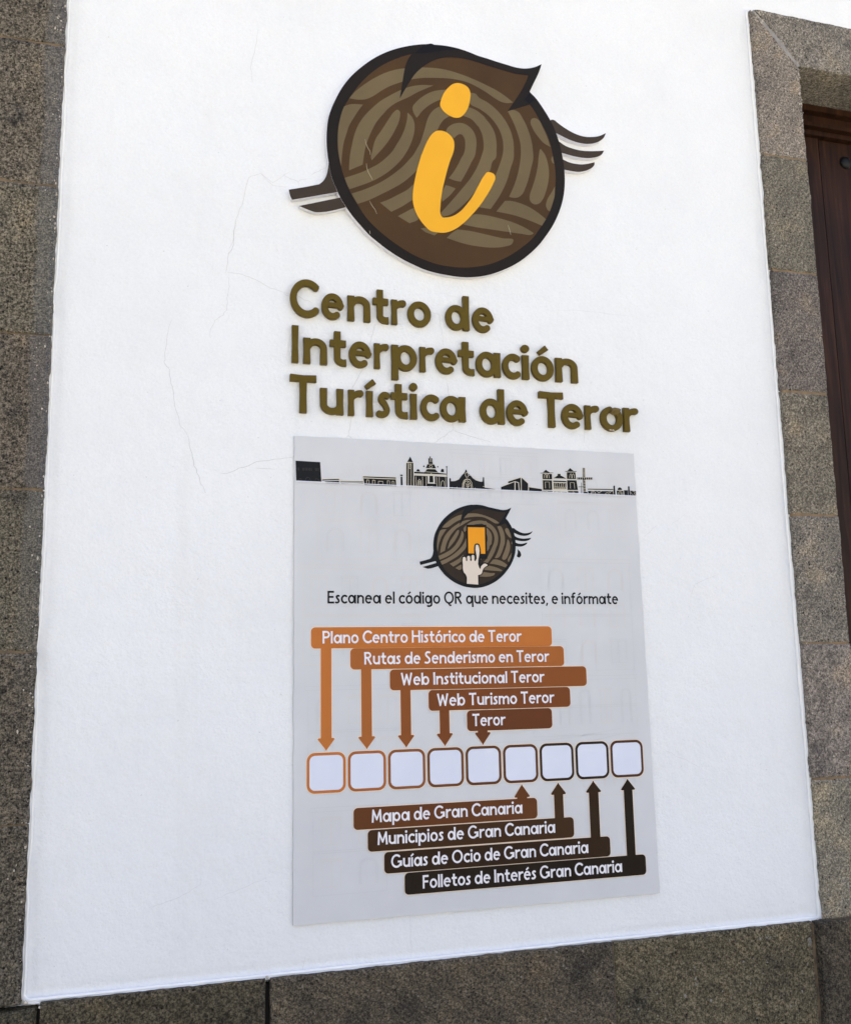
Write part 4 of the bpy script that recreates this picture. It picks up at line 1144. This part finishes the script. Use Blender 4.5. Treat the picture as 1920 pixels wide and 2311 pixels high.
CREAM = [
    's3 742,475 1055,487', 's3 745,493 1053,504', 's3 742,475 748,555', 's3 1053,489 1058,571', 's3 358,500 525,497', 's3 525,497 526,546', 's3 358,500 358,535', 's3 526,523 742,523', 's3 526,537 742,538',
    's3 778,512 778,550 800,552 800,514 778,512', 's3 833,514 833,554 856,556 856,516 833,514', 's3 888,524 930,526 930,560 888,556 888,524', 's3 972,520 972,562 994,564 994,522 972,520', 's3 1016,524 1018,566 1036,567 1034,526 1016,524', 's3 880,556 940,558',
    's3 1148,348 1217,349', 's3 1168,352 1167,572', 's3 1148,352 1148,572', 's3 1217,352 1218,575', 's3 1194,356 1193,574', 's3 1176,405 1178,372 1185,360 1192,372 1193,405 1176,405',
    's3 1220,455 1535,468', 's3 1220,466 1535,478', 's3 1318,404 1432,408', 's3 1326,436 1445,444', 's3 1238,480 1240,578', 's3 1335,480 1335,580', 's3 1432,486 1436,588', 's3 1456,486 1458,588', 's3 1516,486 1518,590', 's3 1300,480 1302,580',
    's3 1254,565 1258,520 1272,504 1284,520 1290,568', 's3 1264,566 1267,528 1272,520 1278,528 1280,566', 's3 1472,575 1478,530 1490,516 1502,530 1508,578', 's3 1362,535 1364,470 1382,450 1400,470 1404,535', 's3 1346,542 1424,545', 's3 1364,385 1372,375 1386,376 1392,388 1386,400 1372,400 1364,385', 's3 1372,345 1372,318 1384,318 1386,346', 's3 1340,364 1412,366', 's3 1370,586 1376,574 1392,574 1398,588',
    's3 1683,598 1684,545 1700,515 1722,505 1745,512', 's4 10,430 14,380 28,348 52,336 80,342 98,370 108,432', 's4 22,430 26,384 38,362 56,354 76,362 88,384 96,432', 's4 38,300 40,282 52,276 64,284 68,304 62,320 48,322 38,300', 's4 62,430 60,360', 's4 40,380 60,400 80,378', 's4 42,400 62,416 82,398', 's3 1602,515 1640,500', 's4 95,292 110,318 142,344 180,356', 's3 1575,594 1575,580', 's3 1620,596 1622,578', 's4 128,434 128,420',
    's4 376,410 500,362 538,372 546,452', 's4 504,364 506,450', 's4 562,320 564,453', 's4 562,320 630,378 632,455', 's4 630,412 756,430', 's4 202,408 374,440', 's4 440,360 562,320',
    's4 758,286 862,286', 's4 856,286 860,440', 's4 758,344 856,346', 's4 758,286 764,440', 's4 984,272 1074,272', 's4 986,272 992,440', 's4 1074,272 1098,445', 's4 988,342 1082,344', 's4 755,443 1100,446', 's4 858,340 990,344', 's4 860,368 988,372', 's4 864,374 866,436', 's4 862,436 990,438',
    's4 778,330 780,300 790,290 798,300 800,330', 's4 802,330 804,300 814,290 820,300 824,330', 's4 1012,330 1016,298 1026,288 1032,298 1034,330', 's4 1036,332 1040,298 1050,288 1056,300 1060,332', 's4 788,425 786,366 824,366 828,426', 's4 1022,426 1020,372 1056,372 1062,428', 's4 880,410 880,378 896,378 896,412', 's4 916,410 916,378 936,378 936,412', 's4 952,412 952,380 970,380 972,414', 's4 870,412 982,416', 's4 870,424 982,428', 's4 905,288 932,288', 's4 860,332 902,302', 's4 932,302 986,334',
    's4 880,420 880,428', 's4 896,420 896,428', 's4 912,420 912,428', 's4 928,420 928,430', 's4 944,420 944,430', 's4 960,420 960,430', 's4 790,462 800,452 812,462', 's4 885,466 895,456 906,466', 's4 925,468 935,458 946,468', 's4 1040,470 1050,456 1062,470',
    's4 1184,426 1426,430', 's4 1215,484 1218,456 1240,448', 's4 1225,468 1240,456 1256,466 1250,482', 's4 1270,450 1285,470 1316,450', 's4 1345,486 1352,470 1372,466 1390,486', 's4 1380,455 1392,470 1405,450', 's4 1466,488 1472,462 1488,452 1502,464 1508,490', 's4 1478,488 1484,468 1494,466 1500,490', 's4 1520,444 1524,492', 's4 1584,460 1600,486', 's4 1604,456 1618,450 1626,470', 's4 1610,490 1620,470 1634,494', 's4 1418,440 1426,490', 's4 1458,444 1518,446',
]
for k in range(8):
    CREAM.append(f's4 {1136},{244+k*11} {1163},{244+k*11}')
    CREAM.append(f's4 {1142},{352+k*15} {1168},{352+k*15}')
    CREAM.append(f's4 {1096+k*18},{320} {1096+k*18},{344}')
new_obj('skyline_outline', shift(lines_mesh([Tp(s) for s in CREAM], 0.00085, lay(3)), QO), MT['cream'], sky_o)
ticks = [f's3 {x},{392+int(x*.03)} {x+2},{420+int(x*.03)}' for x in (128, 142, 178, 190, 204, 218, 232, 246, 260, 298, 312, 326)] + ['s3 135,520 150,498 162,500 172,522', 's3 200,522 216,488 238,490 258,524', 's3 290,526 302,500 322,504 336,528']
new_obj('skyline_mark', shift(lines_mesh([Tp(s) for s in ticks], 0.0007, lay(3)), QO), mat_print('mark_grey', (74, 72, 68)), sky_o)
top_e, bot_e = Tp('s3 118,524 s4 1640,498'), None
new_obj('skyline_base_line', shift(lines_mesh([[top_e[0], top_e[1]]], 0.0018, lay(10)), QO), MT['tile'], sky_o)

# ---- small emblem: the same drawing as on the wall, fitted to the print
def fit(src, dst):
    A = []; B = []
    for (x, z), (u, q) in zip(src, dst):
        A += [[x, z, 1, 0, 0, 0], [0, 0, 0, x, z, 1]]; B += [u, q]
    s_ = np.linalg.lstsq(np.array(A), np.array(B), rcond=None)[0]
    return lambda p: (float(s_[0]*p[0] + s_[1]*p[1] + s_[2]), float(s_[3]*p[0] + s_[4]*p[1] + s_[5]))
src = [p[:2] for p in trace('e2 1425,300 1278,638 e3 65,480 e5 1600,550 1555,980 e1 1210,722 e2 1005,880 e4 480,1440 e1 447,1150 e4 1598,300', ED)]
dst = [p[:2] for p in trace('sm 1262,130 1198,275 152,780 1535,437 1520,520 632,350 1100,360 838,1085 358,590 1288,640', PD)]
F_ = fit(src, dst)
mp_ = lambda l: [F_(p) for p in l]
se = pprint_('small_emblem_print', [mp_(disc)] , 2, MT['sm_black'])
for s in LIMBS: pprint_('small_emblem_limb', [mp_(S(s, ED))], 1.6, MT['sm_black'], se)
pprint_('ink_drop', [S('sm 1350,650! 1385,690 1392,730 1370,755 1340,740 1350,700', PD)], 1.6, MT['sm_black'], se)
pprint_('small_emblem_fill', [mp_(S(RING, ED))], 3, MT['sm_brown'], se)
pprint_('small_emblem_stripe', [mp_(l) for l in STR], 4, MT['sm_stripe'], se)
pprint_('small_emblem_leaf', [mp_(S(LEAF, ED))], 5, MT['sm_black'], se)
pprint_('phone_outline', [S('sm 715,352! 962,352! 975,770! 720,770!', PD)], 6, MT['sm_black'], se)
pprint_('phone_screen', [S('sm 735,382! 942,385! 950,710! 742,703!', PD)], 7, MT['screen'], se)
pprint_('hand_outline', [S('h 505,870 530,812 580,795 625,812 650,795 700,772 760,768 800,745 860,760! 862,530 880,480 940,455 1000,480 1022,540 1030,1060! 1100,1000 1160,988 1220,1010 1260,1060 1250,1095 1180,1130 1130,1200 1100,1290 1060,1350 1003,1362! 1000,1630! 622,1600! 605,1370 530,1260 512,1100', PD)], 8, MT['sm_black'], se)
pprint_('hand_print', [S('h 540,870 552,845 580,838 605,845 622,870 632,945 645,960 658,945 660,850 670,820 700,808 730,820 742,850 752,945 766,958 780,945 783,820 800,790 825,780 850,795 862,830 870,945 885,960 900,945 897,545 910,505 935,495 965,505 985,545 1002,1150 1020,1175 1036,1155 1045,1120 1080,1070 1130,1030 1180,1030 1220,1055 1230,1075 1190,1100 1140,1140 1100,1200 1080,1270 1055,1320 1020,1335 965,1345! 972,1615! 650,1590! 640,1370 620,1330 570,1270 550,1210 540,1050', PD)], 9, MT['hand'], se)

# ---- label bars, arrows, tiles
def rrect(x0, z0, x1, z1, r, n=6):
    out = []
    for cx, cz, a0 in ((x1 - r, z1 - r, 0), (x0 + r, z1 - r, 90), (x0 + r, z0 + r, 180), (x1 - r, z0 + r, 270)):
        out += [(cx + r * math.cos(math.radians(a0 + 90 * k / n)), cz + r * math.sin(math.radians(a0 + 90 * k / n))) for k in range(n + 1)]
    return out
def box_of(reg, c):
    q = trace(reg + ' ' + ' '.join(f'{a},{b}' for a, b in c), PD)
    return ((q[0][0] + q[3][0]) / 2, (q[2][1] + q[3][1]) / 2, (q[1][0] + q[2][0]) / 2, (q[0][1] + q[1][1]) / 2)
BARS = [('z6', [(90, 203), (1241, 200), (1245, 296), (88, 304)]), ('z6', [(279, 303), (1300, 296), (1303, 391), (276, 405)]),
        ('z6', [(468, 404), (1408, 393), (1411, 488), (466, 504)]), ('z6', [(653, 504), (1330, 491), (1333, 587), (652, 603)]),
        ('z6', [(838, 602), (1243, 592), (1246, 688), (836, 703)]),
        ('z7', [(287, 379), (1145, 335), (1146, 432), (285, 482)]), ('z7', [(353, 483), (1316, 425), (1318, 520), (352, 585)]),
        ('z7', [(430, 588), (1486, 513), (1488, 608), (429, 688)]), ('z7', [(525, 682), (1653, 600), (1655, 694), (525, 787)])]
ARR = [('z6', (162, 797), (122, 203, 736), (138, 190), 300), ('z6', (357, 789), (317, 397, 728), (331, 381), 400), ('z6', (546, 781), (508, 585, 721), (520, 569), 498),
       ('z6', (732, 774), (693, 769, 713), (706, 753), 597), ('z6', (914, 768), (875, 949, 708), (890, 937), 696),
       ('z7', (1073, 270), (1038, 1110, 331), (1050, 1098), 345), ('z7', (1243, 262), (1209, 1279, 318), (1224, 1267), 432), ('z7', (1407, 253), (1375, 1445, 308), (1391, 1436), 520), ('z7', (1568, 244), (1537, 1603, 297), (1551, 1592), 605)]
TXT = [('Plano Centro Histórico de Teror', (727.6, 1451.6), (1175.4, 1448.8)), ('Rutas de Senderismo en Teror', (821.7, 1498.9), (1237.7, 1494.2)),
       ('Web Institucional Teror', (904.2, 1545.2), (1227.0, 1541.0)), ('Web Turismo Teror', (985.7, 1591.6), (1249.3, 1587.9)), ('Teror', (1065.5, 1638.6), (1139.3, 1636.7)),
       ('Mapa de Gran Canaria', (838.2, 1855.4), (1177.9, 1836.2)), ('Municipios de Gran Canaria', (851.4, 1906.4), (1251.7, 1879.5)),
       ('Guías de Ocio de Gran Canaria', (882.3, 1958.1), (1326.3, 1925.2)), ('Folletos de Interés Gran Canaria', (953.3, 2003.8), (1402.6, 1968.5))]
CAPT = 0.0258
def place_text(s, a, b, cap, h):
    lp, wd = text_loops(s, h)
    x0, z0 = unproj(*a, PD); x1, z1_ = unproj(*b, PD)
    k = (x1 - x0) / wd; z0 = (z0 + z1_) / 2
    return group_holes([[(x0 + p[0] * k, z0 + p[1] * cap) for p in l] for l in lp])
pprint_('caption_lettering', place_text('Escanea el código QR que necesites, e infórmate', (739.1, 1361.1), (1394.1, 1364.4), 0.0262, 0.076), 2, MT['ink'])
TIPR = 0.003
def arrow_loop(i, grow=0.0):
    rg, tip, hd, shf, endy = ARR[i]
    t = trace(f'{rg} {tip[0]},{tip[1]} {hd[0]},{hd[2]} {hd[1]},{hd[2]} {shf[0]},{hd[2]} {shf[1]},{hd[2]} {(shf[0]+shf[1])/2},{endy}', PD)
    up = t[0][1] > t[1][1]; s_ = 1 if up else -1
    xc = t[0][0]; hw = (t[2][0] - t[1][0]) / 2 + grow; sw = (t[4][0] - t[3][0]) / 2 + grow
    zh = (t[1][1] + t[2][1]) / 2 - s_ * grow; zt = t[0][1] + s_ * grow * 1.5; ze = t[5][1]
    r = 0.0016
    tipp = [(xc - r, zt - s_ * r * 1.6), (xc - r * .5, zt - s_ * r * .4), (xc, zt), (xc + r * .5, zt - s_ * r * .4), (xc + r, zt - s_ * r * 1.6)]
    rt = [(xc + hw - r * .4, zh + s_ * r * 2.0), (xc + hw, zh + s_ * r), (xc + hw - r, zh)]
    lt = [(xc - hw + r, zh), (xc - hw, zh + s_ * r), (xc - hw + r * .4, zh + s_ * r * 2.0)]
    return tipp + rt + [(xc + sw, zh), (xc + sw, ze), (xc - sw, ze), (xc - sw, zh)] + lt
order = [0, 1, 2, 3, 4, 5, 6, 7, 8]
HAL = 0.0014
boxes = [box_of(*b) for b in BARS]
for i in order:
    x0, z0, x1, z1_ = boxes[i]
    r = (z1_ - z0) * 0.2
    pprint_('label_outline', [rrect(x0 - HAL, z0 - HAL, x1 + HAL, z1_ + HAL, r + HAL)], 1.8 + .02 * i, MT['halo'])
    pprint_('arrow_outline', [arrow_loop(i, HAL)], 2.1 + .02 * i, MT['halo'])
for i in order:
    x0, z0, x1, z1_ = boxes[i]
    r = (z1_ - z0) * 0.2
    ar = pprint_('arrow', [arrow_loop(i)], 2.5 + .05 * i, BAR[i])
    b_ = pprint_('label_bar', [rrect(x0, z0, x1, z1_, r)], 3.2 + .25 * i, BAR[i])
    b_['label'] = f'brown printed bar reading {TXT[i][0]}'
    pprint_('bar_lettering', place_text(*TXT[i], CAPT, 0.076), 6.2, MT['txt_w'], b_)
TL = [[(66, 120), (250, 115), (248, 305), (67, 315)], [(258, 112), (438, 107), (437, 295), (259, 305)], [(446, 105), (622, 100), (622, 284), (448, 294)],
      [(630, 99), (803, 94), (804, 277), (632, 287)], [(812, 92), (976, 87), (980, 268), (815, 277)], [(986, 89), (1148, 82), (1152, 260), (990, 268)],
      [(1155, 82), (1315, 76), (1320, 250), (1160, 259)], [(1322, 76), (1478, 70), (1482, 240), (1328, 249)], [(1487, 70), (1638, 65), (1643, 233), (1492, 242)]]
tb = [box_of('z7', t_) for t_ in TL]
zz0, zz1 = float(np.mean([t_[1] for t_ in tb])), float(np.mean([t_[3] for t_ in tb]))
kx = np.polyfit(range(9), [(t_[0] + t_[2]) / 2 for t_ in tb], 1); hw = float(np.mean([t_[2] - t_[0] for t_ in tb])) / 2
for i in range(9):
    cx_ = float(np.polyval(kx, i))
    t_ = pprint_('tile_outline', [rrect(cx_ - hw - .0012, zz0 - .0012, cx_ + hw + .0012, zz1 + .0012, .0172)], 2.1, MT['halo'])
    pprint_('tile_frame', [rrect(cx_ - hw, zz0, cx_ + hw, zz1, .016)], 2.7, TIL[i], t_)
    pprint_('tile_face', [rrect(cx_ - hw + .0055, zz0 + .0055, cx_ + hw - .0055, zz1 - .0055, .0115)], 3.3, MT['tile'], t_)
